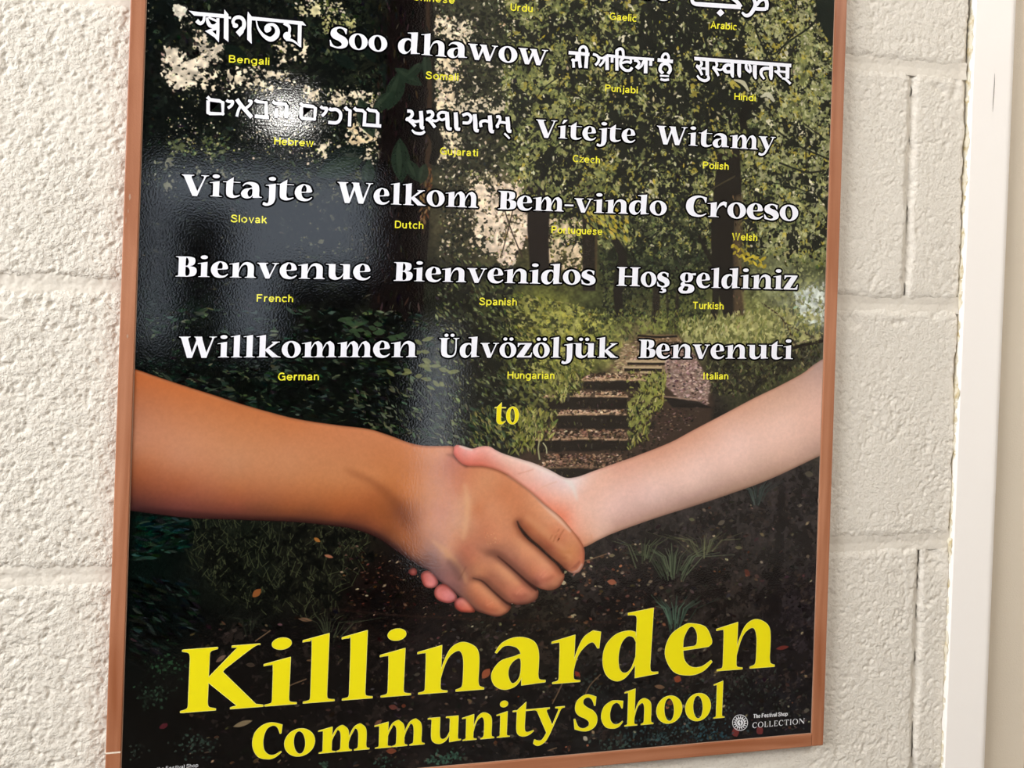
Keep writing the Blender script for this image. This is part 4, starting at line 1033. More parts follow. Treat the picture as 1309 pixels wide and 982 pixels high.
far_cache = {}
JH, JV = .0085, .0018
for k in range(-6, 6):
    z0 = k * .225 + JH / 2
    z1 = (k + 1) * .225 - JH / 2
    base = (.547 if k == 0 else .5707 if k == -2 else .55) if k % 2 == 0 else .3457
    js = [base + .45 * i for i in range(-5, 2)]
    for a, b_ in zip(js[:-1], js[1:]):
        x0, x1 = max(a + JV / 2, WALL_X0), min(b_ - JV / 2, WALL_X1 - .001)
        if x1 - x0 < .01:
            continue
        near = -3 <= k <= 1 and any(x0 < hi and x1 > lo for lo, hi in VIEW)
        o = bpy.data.objects.new('block', block_mesh(x0, x1, z0, z1, near, int((a + 5) * 1000) + k * 37 + 400))
        COL.objects.link(o)
        o.parent = wall
    # bed joint under this course: shallow struck mortar under thick paint
    near = -2 <= k <= 1
    xs = steps(WALL_X0, WALL_X1 - .001, near)
    zs = np.linspace(z0 - JH - .004, z0 + .004, 20 if near else 4)
    X, Z = np.meshgrid(xs, zs)
    Y = WALLY + .0014 + vnoise(X, Z, .014, 2, .3) * .0003 + .45 * relief(X, Z) + .0006 * np.clip(1 - np.abs(Z - (z0 - JH / 2)) / .006, 0, 1)
    o = bpy.data.objects.new('mortar_joint', grid_obj('mortar_joint', X, Y, Z, MAT_MORTAR))
    COL.objects.link(o)
    o.parent = wall

# ------------------------------------------------------------------ door case on the right
# the casing stands proud of the wall; a bead of old foam filler fills the gap beside it
CY = .0045
lean = -.0085
cx_a = onwall(1234.3, 330, CY)[0]
cz_a = onwall(1234.3, 330, CY)[1]
cx_b = onwall(1284.5, 330, CY)[0]
cx_l = onwall(1299.0, 330, CY + .012)[0]
shear = (onwall(1207, 980, CY)[0] - onwall(1247.7, 2, CY)[0]) / (onwall(1207, 980, CY)[1] - onwall(1247.7, 2, CY)[1])
ox = cx_a - shear * cz_a
wdt = cx_b - cx_a
door = bpy.data.objects.new('door_1', None)
COL.objects.link(door)
tag(door, kind='structure')
prof = [(ox, CY + .03), (ox, CY + .0009), (ox + .0003, CY + .0003), (ox + .0009, CY)]
prof += [(ox + wdt - .004 + .010 * math.sin(t), CY + .010 - .010 * math.cos(t)) for t in [i * math.pi / 16 for i in range(0, 9)]]
prof += [(ox + wdt + .006, CY + .016), (ox + wdt + .006, CY + .03)]
casing = extrude_profile('door_casing', prof, WZ0, WZ1, MAT_WHITE, door, 1, shear)
casing['label'] = 'white painted casing with a rounded right edge'
lx = ox + wdt + .006
lprof = [(lx, WALLY + .04), (lx, CY + .0135), (lx + .0012, CY + .0125), (lx + .051, CY + .0125), (lx + .0525, CY + .014), (lx + .0525, WALLY + .04)]
lining = extrude_profile('door_lining', lprof, WZ0, WZ1, MAT_BEIGE, door, 1, shear)
lining['label'] = 'cream painted door lining'
MAT_DARKWOOD = paint_mat('dark_brown_door', (64, 44, 30), .4, 300, .0002, 3, .2)
box('door_leaf', lx + .045, lx + .85, WALLY + .018, WALLY + .058, WZ0, 1.40, MAT_DARKWOOD, door, .002)
MAT_METAL, _nt, _b = new_mat('brushed_metal', (.55, .5, .42), .3)
_b.inputs['Metallic'].default_value = 1.0
hb = box('door_handle', lx + .09, lx + .21, WALLY - .03, WALLY - .012, -.50, -.482, MAT_METAL, door, .004)
box('handle_stem', lx + .09, lx + .108, WALLY - .03, WALLY + .02, -.50, -.482, MAT_METAL, hb, .003)
extrude_profile('door_casing', [(x + 2 * (lx + .4505) - 2 * x, y) for x, y in prof][::-1], WZ0, WZ1, MAT_WHITE, door, 1, 0)


def foam():
    r = np.random.default_rng(5)
    V, F = [], []
    n = 420
    for k in range(n + 1):
        z = WZ0 * .5 + (WZ1 * .5 - WZ0 * .5) * k / n
        lump = max(0, .5 + .9 * math.sin(z * 37 + 1) * math.sin(z * 91) + .4 * math.sin(z * 210))
        w = -.0002 + .0014 * r.random() * lump + (.002 if r.random() < .03 else 0)
        d = .0006 + .0028 * r.random() * lump
        x = ox + shear * z
        V += [(x - w - .0004, WALLY + .004, z), (x - w * .7, WALLY - d * .5, z + r.uniform(-.0006, .0006)), (x - w * .2, WALLY - d, z), (x + .001, WALLY - d * .3, z), (x + .001, WALLY + .004, z)]
    for k in range(n):
        for i in range(4):
            a = k * 5 + i
            F.append((a, a + 1, a + 6, a + 5))
    return V, F


MAT_FOAM, nt_, b_f = new_mat('yellowed_foam', lin((196, 176, 128)), .6, .4)
N_, L_ = nt_.nodes, nt_.links
g_ = N_.new('ShaderNodeNewGeometry'); n_ = N_.new('ShaderNodeTexNoise'); n_.inputs['Scale'].default_value = 150; n_.inputs['Detail'].default_value = 3
r_ = N_.new('ShaderNodeValToRGB'); r_.color_ramp.elements[0].position = .5; r_.color_ramp.elements[0].color = (*lin((224, 216, 196)), 1)
r_.color_ramp.elements[1].position = .66; r_.color_ramp.elements[1].color = (*lin((196, 178, 134)), 1)
L_.new(g_.outputs['Position'], n_.inputs['Vector']); L_.new(n_.outputs['Fac'], r_.inputs['Fac']); L_.new(r_.outputs['Color'], b_f.inputs['Base Color'])
fv, ff = foam()
fo = mesh_obj('foam_filler', fv, ff, MAT_FOAM, wall, True)
fo['label'] = 'ragged yellowish filler along the edge of the white casing'
fo['kind'] = 'stuff'
# fine scratches on the casing
MAT_SCRATCH, _, _ = new_mat('dark_scratch', lin((120, 112, 104)), .7)
for pts in ([(1271.5, 94), (1271.3, 105), (1270.5, 120), (1269.5, 132), (1269, 143)],):
    W = [onwall(x, y, CY - .0002) for x, y in pts]
    V = []
    for (x, z), w in zip(W, (.0001, .00035, .0004, .0003, .0001)):
        V += [(x - w, CY - .0002, z), (x + w, CY - .0002, z)]
    sc = mesh_obj('scratch', V, [(i * 2, i * 2 + 1, i * 2 + 3, i * 2 + 2) for i in range(len(W) - 1)], MAT_SCRATCH, casing)

# ------------------------------------------------------------------ the poster
poster = bpy.data.objects.new('poster', None)
COL.objects.link(poster)
tag(poster, 'glossy woodland handshake poster in a thin brown frame on the cream block wall', 'poster')


def local(o):
    return o


FD0, FD1 = -.0016, WALLY - .0005      # frame front and back in y


def rail(x0, x1, z0, z1, label, rot=False):
    # built around its own origin so that the grain runs along it
    cx, cz = (x0 + x1) / 2, (z0 + z1) / 2
    hx, hz = (x1 - x0) / 2, (z1 - z0) / 2
    if rot:
        v, f = box_data(-hz, hz, FD0, FD1, -hx, hx)
    else:
        v, f = box_data(-hx, hx, FD0, FD1, -hz, hz)
    o = mesh_obj('frame_rail', v, f, MAT_FRAME, poster)
    if rot:
        o.rotation_euler = (0, math.pi / 2, 0)
    o.location = (cx, 0, cz)
    md = o.modifiers.new('bevel', 'BEVEL'); md.width = .0007; md.segments = 2
    if label:
        o['label'] = label
    return o


zsplit = onwall(145, 961)[1]
rail(XA, XI, zsplit + .0003, ZT, 'long left rail of the frame above the pale joint')
rail(XA, XI, ZB, zsplit - .0005, 'short left bottom piece of the frame below the pale joint')
rail(XJ, XB, ZB, ZT, 'right rail of the frame, pinkish brown')
rail(XI, XJ, ZB, ZI, 'bottom rail of the frame', True)
rail(XI, XJ, ZTI, ZT, 'top rail of the frame', True)
MAT_PUTTY = paint_mat('pale_putty', (236, 220, 200), .5)
box('joint_filler', XA - .0003, XI - .0004, FD0 - .00015, FD1, zsplit - .0006, zsplit + .0004, MAT_PUTTY, poster)['label'] = 'pale filled joint across the left rail'
MAT_BOARD = paint_mat('hardboard', (92, 64, 44), .8)
box('backing_board', XI - .001, XJ + .001, .0004, WALLY - .001, ZI - .001, ZTI + .001, MAT_BOARD, poster)

# worn pale edge of the lamination along the rails, and a few scuffs
MAT_EDGE = paint_mat('pale_worn_edge', (176, 142, 120), .5)
for q in ((XI - .0002, XI + .0005, ZI, ZTI), (XJ - .0005, XJ + .0002, ZI, ZTI), (XI, XJ, ZI - .0002, ZI + .0004)):
    box('sheet_edge', q[0], q[1], -.0004, .0003, q[2], q[3], MAT_EDGE, poster)
for sx, sy, sl, sw in ((166, 252, 8, 2.6), (164, 270, 5, 1), (161, 282, 9, .8), (163, 430, 5, 2.4), (1046, 640, 8, 1.6), (1056, 250, 6, .8)):
    x_, z_ = onwall(sx, sy, FD0)
    h_, w_ = sl / 3000., sw / 3000.
    mesh_obj('scuff', [(x_ - w_ * .3, FD0 - .00012, z_ - h_), (x_ + w_, FD0 - .00012, z_ - h_ * .3), (x_ + w_ * .6, FD0 - .00012, z_ + h_ * .8), (x_ - w_ * .2, FD0 - .00012, z_ + h_), (x_ - w_, FD0 - .00012, z_ + h_ * .2)], [(0, 1, 2, 3, 4)], MAT_EDGE, poster)

# the picture
art = make_art()
bi = bpy.data.images.new('woodland_print', CW, CH, alpha=False)
buf_ = np.ones((CH, CW, 4), np.float32)
buf_[..., :3] = art[::-1]
bi.pixels.foreach_set(buf_.ravel())
bi.update()
bi.pack()
MAT_PRINT, nt_, b_p = new_mat('printed_woodland')
ti = nt_.nodes.new('ShaderNodeTexImage'); ti.image = bi; ti.interpolation = 'Cubic'
uvn = nt_.nodes.new('ShaderNodeUVMap'); uvn.uv_map = 'sheet'
nt_.links.new(uvn.outputs[0], ti.inputs[0]); nt_.links.new(ti.outputs[0], b_p.inputs['Base Color'])
laminate(nt_, b_p)


def flat_on_sheet(name, polys, y, mats, midx, parent, uv=False):
    """flat printed shapes: polys = list of [outer, hole, ...] rings in plane metres"""
    V, F, MI = [], [], []
    for i, (rings, m) in enumerate(zip(polys, midx)):
        vs = [[Vector((p[0], p[1], 0)) for p in r] for r in rings]
        tris = tessellate_polygon(vs)
        b0 = len(V)
        dy = (y[m] if isinstance(y, (list, tuple)) else y) - i * 4e-7
        for r in rings:
            V += [(p[0], dy, p[1]) for p in r]
        for t in tris:
            a, b, c = (V[b0 + k] for k in t)
            cr = (b[0] - a[0]) * (c[2] - a[2]) - (b[2] - a[2]) * (c[0] - a[0])
            F.append(tuple(b0 + k for k in (t if cr > 0 else t[::-1])))
            MI.append(m)
    o = mesh_obj(name, V, F, None, parent, mats=mats, midx=MI)
    if uv:
        lay = o.data.uv_layers.new(name='sheet')
        for lp in o.data.loops:
            v = o.data.vertices[lp.vertex_index].co
            lay.data[lp.index].uv = ((v.x - XI) * KPX / CW, 1 - (ZTI - v.z) * KPX / CH)
    return o


sheet = flat_on_sheet('print_sheet', [[[(XI, ZI), (XJ, ZI), (XJ, ZTI), (XI, ZTI)]]], 0.0, [MAT_PRINT], [0], poster, True)
sheet['label'] = 'woodland path print under glossy lamination'


def ring_m(pts, sm=True):
    p = smooth_path(pts, True, 4) if sm else np.asarray(pts, float)
    X, Z = onwall(p[:, 0], p[:, 1])
    return [(min(max(a, XI + 1e-4), XJ - 1e-4), b) for a, b in zip(X, Z)]


arm_t = flat_on_sheet('printed_arm', [[ring_m(TAN)]], -.00003, [MAT_PRINT], [0], sheet, True)
arm_t['label'] = 'tan forearm and hand reaching in from the left'
arm_p = flat_on_sheet('printed_arm', [[ring_m(PALE)]] + [[ring_m(t)] for t in TIPS], -.000035, [MAT_PRINT], [0] * (1 + len(TIPS)), sheet, True)
arm_p['label'] = 'pale forearm and hand reaching in from the right'


# ------------------------------------------------------------------ lettering
# glyph pieces: a contour is a list of points; a third value marks a smooth point
def contour(pts, n=5):
    if not any(len(p) > 2 for p in pts):
        return [p[:2] for p in pts]
    out = []
    N = len(pts)
    for i in range(N):
        p, q = pts[i], pts[(i + 1) % N]
        out.append(p[:2])
        if len(p) > 2 or len(q) > 2:
            o_, r = pts[i - 1], pts[(i + 2) % N]
            a = o_ if len(p) > 2 else p
            d = r if len(q) > 2 else q
            for k in range(1, n):
                t = k / n
                out.append(tuple(.5 * (2 * p[c] + (q[c] - a[c]) * t + (2 * a[c] - 5 * p[c] + 4 * q[c] - d[c]) * t * t + (3 * p[c] - 3 * q[c] + d[c] - a[c]) * t ** 3) for c in (0, 1)))
    return out


def ell(cx, cy, rx, ry, rot=0, n=28):
    c, s = math.cos(rot), math.sin(rot)
    return [(cx + rx * math.cos(t) * c - ry * math.sin(t) * s, cy + rx * math.cos(t) * s + ry * math.sin(t) * c) for t in [2 * math.pi * k / n for k in range(n)]]


def S(x, y):
    return (x, y, 1)


def stem(x, y1, w=.37, flag=.2, footl=.15, footr=.16, y0=0.0):
    top = [(x + w, y1), (x - flag, y1 - .11), (x - flag, y1 - .145), S(x - .05, y1 - .135), S(x, y1 - .19)] if flag else [(x + w, y1), (x, y1)]
    foot = [(x + .005, y0 + .16), S(x - .015, y0 + .06), (x - footl, y0 + .03), (x - footl, y0), (x + w + footr, y0), (x + w + footr, y0 + .03), S(x + w + .015, y0 + .06), (x + w - .01, y0 + .16)]
    return [contour(top + foot)]


def capstem(x, h, w=.42, l=.16, r=.17, l2=.16, r2=.17):
    return [contour([(x - l, 0), (x + w + r, 0), (x + w + r, .035), S(x + w + .02, .08), (x + w - .01, .2), (x + w, h - .2), S(x + w + .02, h - .08), (x + w + r2, h - .035), (x + w + r2, h),
                     (x - l2, h), (x - l2, h - .035), S(x - .02, h - .08), (x + .01, h - .2), (x, .2), S(x - .02, .08), (x - l, .035)])]


def bar(x0, y0, x1, y1, w0, w1=None):
    """slanting stroke, horizontal thickness w0 at the start and w1 at the end"""
    w1 = w0 if w1 is None else w1
    return [[(x0, y0), (x0 + w0, y0), (x1 + w1, y1), (x1, y1)]]


def arch(x, w=.38, span=.88, top=1.03):
    """thin branch leaving a stem of width w and turning into a thick right stem"""
    r = x + span
    return [contour([(x + w - .03, .42), S(x + w + .05, .66), S(x + w + .2, .92), S(x + w + .42, top), S(r + .14, .99), S(r + w - .06, .86), S(r + w - .005, .64), (r + w - .01, .2), S(r + w + .02, .08), (r + w + .13, .035), (r + w + .13, 0),
                     (r - .15, 0), (r - .15, .035), S(r - .02, .08), (r + .01, .2), S(r + .01, .6), S(r - .04, .8), S(r - .14, .86), S(x + w + .18, .76), S(x + w + .06, .55), (x + w - .03, .25)])]


HS = 'h' 
GLY = {}
GLY['i'] = [stem(.2, 1.0), [ell(.37, 1.3, .21, .125)]]
GLY['l'] = [stem(.2, 1.44)]
GLY['n'] = [stem(.2, 1.0), arch(.2)]
GLY['m'] = [stem(.2, 1.0), arch(.2, .34, .72), arch(.92, .34, .72)]
GLY['h'] = [stem(.2, 1.44), arch(.2)]
GLY['r'] = [stem(.2, 1.0), [contour([(.55, .42), S(.63, .66), S(.78, .93), (1.0, 1.06), (1.2, 1.02), (1.17, .68), (1.13, .68), S(1.0, .82), S(.8, .72), S(.64, .52), (.55, .2)])]]
GLY['u'] = [[contour([(.0, .955), (0, 1.0), (.56, 1.0), (.56, .4), S(.6, .2), S(.72, .13), S(.9, .2), (1.03, .42), (1.03, .28), S(.86, .06), S(.58, -.04), S(.3, .04), S(.18, .26), (.18, .88), S(.13, .95)])],
            [contour([(.84, 1.0), (.84, .955), S(.98, .94), (1.03, .86), (1.03, .0), (1.56, .035), (1.56, .075), S(1.44, .09), (1.41, .18), (1.41, 1.0)])]]
GLY['o'] = [[ell(.58, .5, .58, .545), ell(.575, .5, .225, .455, .10)]]
GLY['c'] = [[contour([(.98, .72), (.94, .72), S(.82, .9), S(.66, .96), S(.48, .84), S(.40, .55), S(.45, .26), S(.62, .12), S(.82, .12), (1.0, .22), (1.02, .18), S(.82, .0), S(.55, -.045), S(.2, .06), S(.0, .42), S(.1, .82), S(.4, 1.02), S(.62, 1.05), (1.0, 1.0)])]]
GLY['e'] = [[contour([(1.0, .24), (1.03, .2), S(.84, .02), S(.55, -.045), S(.2, .06), S(.0, .44), S(.1, .82), S(.38, 1.02), S(.56, 1.05), S(.86, .95), S(1.0, .68), (1.0, .58), (.94, .53), (.39, .49), S(.43, .28), S(.58, .13), S(.8, .12)]),
             contour([(.385, .55), S(.40, .76), S(.50, .96), S(.60, .97), S(.68, .82), S(.68, .62), (.62, .565)])]]
GLY['a'] = [[contour([(.06, .76), (.10, .74), S(.24, .87), S(.4, .88), S(.58, .8), S(.66, .62), (.68, .3), (.68, .02), (1.22, .05), (1.22, .09), S(1.08, .12), (1.05, .24), S(1.05, .66), S(.96, .9), S(.74, 1.02), S(.46, 1.04), S(.2, .94)])],
            [contour([S(.68, .66), S(.48, .64), S(.18, .56), S(.0, .32), S(.06, .08), S(.28, -.04), S(.52, .0), S(.66, .14), (.70, .3)]), contour([S(.64, .58), S(.50, .56), S(.39, .42), S(.38, .24), S(.46, .08), S(.58, .12), S(.65, .28)])]]
GLY['d'] = [[contour([(.78, .96), S(.6, 1.0), S(.3, .94), S(.06, .72), S(.0, .4), S(.1, .1), S(.34, -.045), S(.58, .02), (.82, .3), (.82, .5), S(.7, .2), S(.55, .11), S(.42, .2), S(.38, .46), S(.44, .74), S(.58, .88), S(.72, .86), (.8, .74)])],
            [contour([(.58, 1.33), (.58, 1.375), (1.2, 1.44), (1.16, .24), S(1.19, .1), (1.36, .08), (1.36, .045), (.80, -.01), (.80, 1.1), S(.78, 1.3)])]]
GLY['t'] = [[contour([(.0, .955), (.0, 1.0), (.2, 1.0), (.62, 1.3), (.60, 1.0), (1.02, 1.0), (1.02, .955), (.60, .955), (.58, .34), S(.62, .16), S(.76, .11), (1.0, .17), (1.02, .13), S(.8, -.0), S(.54, -.045), S(.3, .04), S(.2, .26), (.2, .955)])]]
GLY['v'] = [[contour([(0, 1.0), (0, .955), S(.08, .93), (.14, .86), (.5, -.03), (.74, -.03), (1.1, .84), S(1.17, .93), (1.28, .955), (1.28, 1.0), (.88, 1.0), (.88, .955), S(1.02, .93), (1.02, .84), (.75, .22), (.52, .84), S(.53, .93), (.64, .955), (.64, 1.0)])]]
GLY['w'] = [[contour([(0, 1.0), (0, .955), S(.08, .93), (.12, .86), (.44, -.03), (.68, -.03), (.92, .58), (1.14, -.03), (1.38, -.03), (1.68, .84), S(1.74, .93), (1.84, .955), (1.84, 1.0), (1.46, 1.0), (1.46, .955), S(1.59, .93), (1.59, .84), (1.36, .24), (1.14, .92), (1.14, 1.0), (.72, 1.0), (.72, .955), S(.8, .9), (.84, .78), (.66, .24), (.48, .84), S(.48, .93), (.58, .955), (.58, 1.0)])]]
GLY['y'] = [[contour([(0, 1.0), (0, .955), S(.08, .93), (.14, .86), (.54, .02), S(.40, -.2), S(.28, -.27), S(.16, -.25), (.04, -.2), (.0, -.36), S(.14, -.45), S(.30, -.44), S(.52, -.3), (.70, 0), (1.08, .84), S(1.15, .93), (1.26, .955), (1.26, 1.0), (.88, 1.0), (.88, .955), S(1.0, .93), (1.0, .84), (.77, .3), (.52, .84), S(.53, .93), (.64, .955), (.64, 1.0)])]]
GLY['k'] = [stem(.2, 1.44), [contour([(.56, .50), (1.0, .88), S(1.02, .93), (.94, .955), (.94, 1.0), (1.42, 1.0), (1.42, .955), S(1.3, .93), (.84, .60), (.76, .56), (1.32, .08), (1.5, .035), (1.5, 0), (.98, 0), (.56, .42)])]]
GLY['s'] = [[contour([(.84, .96), (.82, .70), (.78, .70), S(.68, .88), S(.50, .97), S(.36, .9), S(.36, .79), S(.52, .7), S(.78, .58), S(.92, .36), S(.88, .12), S(.64, -.03), S(.38, -.045), (.04, .04), (.0, .34), (.05, .34), S(.18, .14), S(.38, .05), S(.56, .1), S(.56, .22), S(.42, .32), S(.16, .44), S(.02, .62), S(.06, .86), S(.28, 1.02), S(.54, 1.05)])]]
GLY['z'] = [[contour([(.04, 1.0), (.04, .72), (.08, .72), S(.16, .86), (.3, .9), (.56, .9), (.0, .08), (.0, 0), (1.0, 0), (1.04, .34), (1.0, .34), S(.9, .15), (.76, .1), (.48, .1), (1.0, .92), (1.0, 1.0)])]]
GLY['g'] = [[contour([S(.88, .92), S(.72, 1.02), S(.48, 1.04), S(.18, .98), S(.0, .72), S(.14, .46), S(.46, .36), S(.8, .42), S(.96, .68)]), contour([S(.36, .7), S(.38, .5), S(.48, .43), S(.6, .52), S(.6, .72), S(.58, .92), S(.48, .97), S(.4, .9)])],
            [[(.76, .98), (1.16, 1.02), (1.16, .86), (.86, .86)]],
            [contour([S(.3, .42), S(.1, .3), S(.06, .16), S(.2, .08), S(.6, .06), S(.62, -.1), S(.5, -.26), S(.2, -.24), S(-.08, -.2), S(.1, -.42), S(.5, -.44), S(.9, -.36), S(1.08, -.12), S(.98, .12), S(.7, .22), S(.4, .24), S(.36, .32)])],
            [contour([S(.22, .12), S(.0, .0), S(-.1, -.16), S(.0, -.34), S(.2, -.42), S(.26, -.3), S(.22, -.14), S(.34, .04)])]]
GLY['j'] = [[contour([(.58, 1.0), (.0, .89), (.0, .845), S(.14, .85), (.2, .78), (.2, -.02), S(.16, -.24), S(.06, -.28), S(-.1, -.22), (-.16, -.38), S(-.02, -.45), S(.18, -.44), S(.44, -.3), (.57, -.02)])], [ell(.37, 1.3, .21, .125)]]
GLY['-'] = [[[(0, .40), (.6, .40), (.6, .52), (0, .52)]]]
GLY['S'] = [[contour([(1.06, 1.26), (1.03, .92), (.98, .92), S(.86, 1.16), S(.66, 1.27), S(.46, 1.2), S(.44, 1.03), S(.62, .88), S(.96, .7), S(1.14, .44), S(1.08, .14), S(.8, -.03), S(.46, -.045), (.06, .06), (.0, .46), (.06, .46), S(.22, .16), S(.48, .06), S(.72, .14), S(.74, .3), S(.56, .44), S(.24, .58), S(.06, .8), S(.1, 1.12), S(.36, 1.32), S(.66, 1.38)])]]
GLY['C'] = [[contour([(1.3, 1.26), (1.26, .92), (1.21, .92), S(1.08, 1.18), S(.88, 1.26), S(.62, 1.14), S(.48, .76), S(.52, .36), S(.72, .14), S(.98, .10), (1.28, .22), (1.3, .18), S(1.02, .0), S(.72, -.045), S(.28, .08), S(.02, .5), S(.08, 1.0), S(.42, 1.3), S(.84, 1.38)])]]
GLY['K'] = [capstem(.16, 1.33), [contour([(.57, .70), (1.13, 1.25), S(1.16, 1.29), (1.05, 1.30), (1.05, 1.335), (1.65, 1.335), (1.65, 1.31), S(1.50, 1.27), (.92, .86), (.87, .80), (1.60, .06), (1.76, .03), (1.76, 0), (1.06, 0), (1.06, .03), (1.20, .06), (.57, .60)])]]
GLY['B'] = [capstem(.16, 1.33, r=.0, r2=.0), [contour([(.5, 1.33), (.74, 1.33), S(1.08, 1.24), S(1.14, .98), S(1.04, .78), (.82, .70), S(1.16, .6), S(1.24, .34), S(1.1, .08), (.72, .0), (.5, 0)]), contour([(.57, .65), (.57, .06), S(.72, .07), S(.82, .2), S(.82, .44), S(.72, .62)]), contour([(.57, 1.27), (.57, .72), S(.7, .76), S(.76, .98), S(.7, 1.2)])]]
GLY['H'] = [capstem(.16, 1.33), capstem(1.14, 1.33), [[(.55, .63), (1.16, .63), (1.16, .72), (.55, .72)]]]
GLY['F'] = [capstem(.16, 1.33, r2=0), [[(.5, 1.33), (1.26, 1.33), (1.24, 1.0), (1.2, 1.0), (1.1, 1.24), (.5, 1.26)], ], [[(.5, .64), (.95, .64), (1.02, .5), (1.05, .5), (1.05, .86), (1.02, .86), (.95, .72), (.5, .72)]]]
GLY['U'] = [[contour([(0, 1.33), (0, 1.295), S(.12, 1.26), (.16, 1.16), (.16, .44), S(.26, .1), S(.66, -.045), S(1.06, .08), S(1.22, .44), (1.22, 1.16), S(1.26, 1.26), (1.4, 1.295), (1.4, 1.33), (.98, 1.33), (.98, 1.295), S(1.1, 1.26), (1.14, 1.16), (1.14, .46), S(1.02, .18), S(.82, .12), S(.62, .2), S(.56, .46), (.56, 1.16), S(.6, 1.26), (.72, 1.295), (.72, 1.33)])]]
GLY['V'] = [[contour([(0, 1.33), (0, 1.295), S(.1, 1.25), (.16, 1.16), (.66, -.03), (.94, -.03), (1.4, 1.16), S(1.46, 1.26), (1.6, 1.295), (1.6, 1.33), (1.14, 1.33), (1.14, 1.295), S(1.3, 1.26), (1.3, 1.14), (.94, .28), (.58, 1.16), S(.6, 1.26), (.74, 1.295), (.74, 1.33)])]]
GLY['W'] = [[contour([(0, 1.33), (0, 1.295), S(.1, 1.25), (.15, 1.16), (.52, -.03), (.82, -.03), (1.12, .84), (1.40, -.03), (1.70, -.03), (2.1, 1.16), S(2.16, 1.26), (2.3, 1.295), (2.3, 1.33), (1.84, 1.33), (1.84, 1.295), S(2.0, 1.26), (2.0, 1.14), (1.68, .3), (1.42, 1.16), (1.40, 1.33), (.92, 1.33), (.92, 1.295), S(1.0, 1.26), (1.05, 1.08), (.80, .3), (.56, 1.16), S(.58, 1.26), (.7, 1.295), (.7, 1.33)])]]
UML = [[ell(.38, 1.27, .14, .11)], [ell(.80, 1.27, .14, .11)]]
GLY['ö'] = GLY['o'] + UML
GLY['ü'] = GLY['u'] + [[ell(.52, 1.27, .14, .11)], [ell(.94, 1.27, .14, .11)]]
GLY['Ü'] = GLY['U'] + [[ell(.5, 1.52, .14, .11)], [ell(.92, 1.52, .14, .11)]]
GLY['í'] = [stem(.2, 1.0), [[(.3, 1.12), (.42, 1.12), (.72, 1.42), (.44, 1.42)]]]
GLY['á'] = GLY['a'] + [[[(.42, 1.12), (.54, 1.12), (.84, 1.42), (.56, 1.42)]]]
GLY['ş'] = GLY['s'] + [[contour([(.36, -.02), (.5, -.02), (.46, -.12), S(.66, -.16), S(.68, -.34), S(.44, -.44), (.2, -.40), (.22, -.34), S(.4, -.34), S(.42, -.24), (.3, -.2)])]]


def bounds(g):
    xs = [p[0] for piece in g for ringp in piece for p in ringp]
    return min(xs), max(xs)


def frame_of(xl, yl, xr, yr):
    """word frame: maps (horizontal position px, height px above baseline) to measured coordinates"""
    sl = (yr - yl) / (xr - xl)

    def f(x, h):
        return (x + .034 * h, yl + (x - xl) * sl - h)
    return f


def to_rings(piece, fx, fmap):
    out = []
    for r in piece:
        P = np.array([fmap(fx(p[0]), p[1]) for p in r])
        X, Z = onwall(P[:, 0], P[:, 1])
        out.append(list(zip(X, Z)))
    return out


def halo(rings, w):
    """ribbon of width 2w along every contour, for the outline printed behind a letter"""
    out = []
    for r in rings:
        n = len(r)
        for i in range(n):
            a, b = r[i], r[(i + 1) % n]
            dx, dy = b[0] - a[0], b[1] - a[1]
            L = math.hypot(dx, dy)
            if L < 1e-7:
                continue
            ux, uy = dx / L, dy / L
            out.append([[(a[0] + uy * w, a[1] - ux * w), (b[0] + uy * w, b[1] - ux * w), (b[0] - uy * w, b[1] + ux * w), (a[0] - uy * w, a[1] + ux * w)]])
            out.append([[(a[0] + w * math.cos(t), a[1] + w * math.sin(t)) for t in (0, 1.047, 2.094, 3.1416, 4.189, 5.236)]])
    return out


def build_print(name, pieces, inks, halo_w, label):
    polys, mi = [], []
    if halo_w:
        for rings in pieces:
            for h in halo(rings, halo_w):
                polys.append(h); mi.append(1)
    # the halo pieces all lie at one depth step, the letter faces above them
    V, F, MI = [], [], []
    for rings in polys:
        b0 = len(V)
        V += [(p[0], -.00006, p[1]) for p in rings[0]]
        idx = list(range(b0, len(V)))
        ar = sum(rings[0][k][0] * rings[0][(k + 1) % len(rings[0])][1] - rings[0][(k + 1) % len(rings[0])][0] * rings[0][k][1] for k in range(len(rings[0])))
        F.append(tuple(idx if ar > 0 else idx[::-1])); MI.append(1)
    for i, rings in enumerate(pieces):
        tris = tessellate_polygon([[Vector((p[0], p[1], 0)) for p in r] for r in rings])
        b0 = len(V)
        for r in rings:
            V += [(p[0], -.0001 - (i % 7) * 1e-6, p[1]) for p in r]
        for t in tris:
            a, b, c = (V[b0 + k] for k in t)
            cr = (b[0] - a[0]) * (c[2] - a[2]) - (b[2] - a[2]) * (c[0] - a[0])
            F.append(tuple(b0 + k for k in (t if cr > 0 else t[::-1]))); MI.append(0)
    o = mesh_obj(name, V, F, None, sheet, mats=inks, midx=MI)
    if label:
        o['label'] = label
    return o


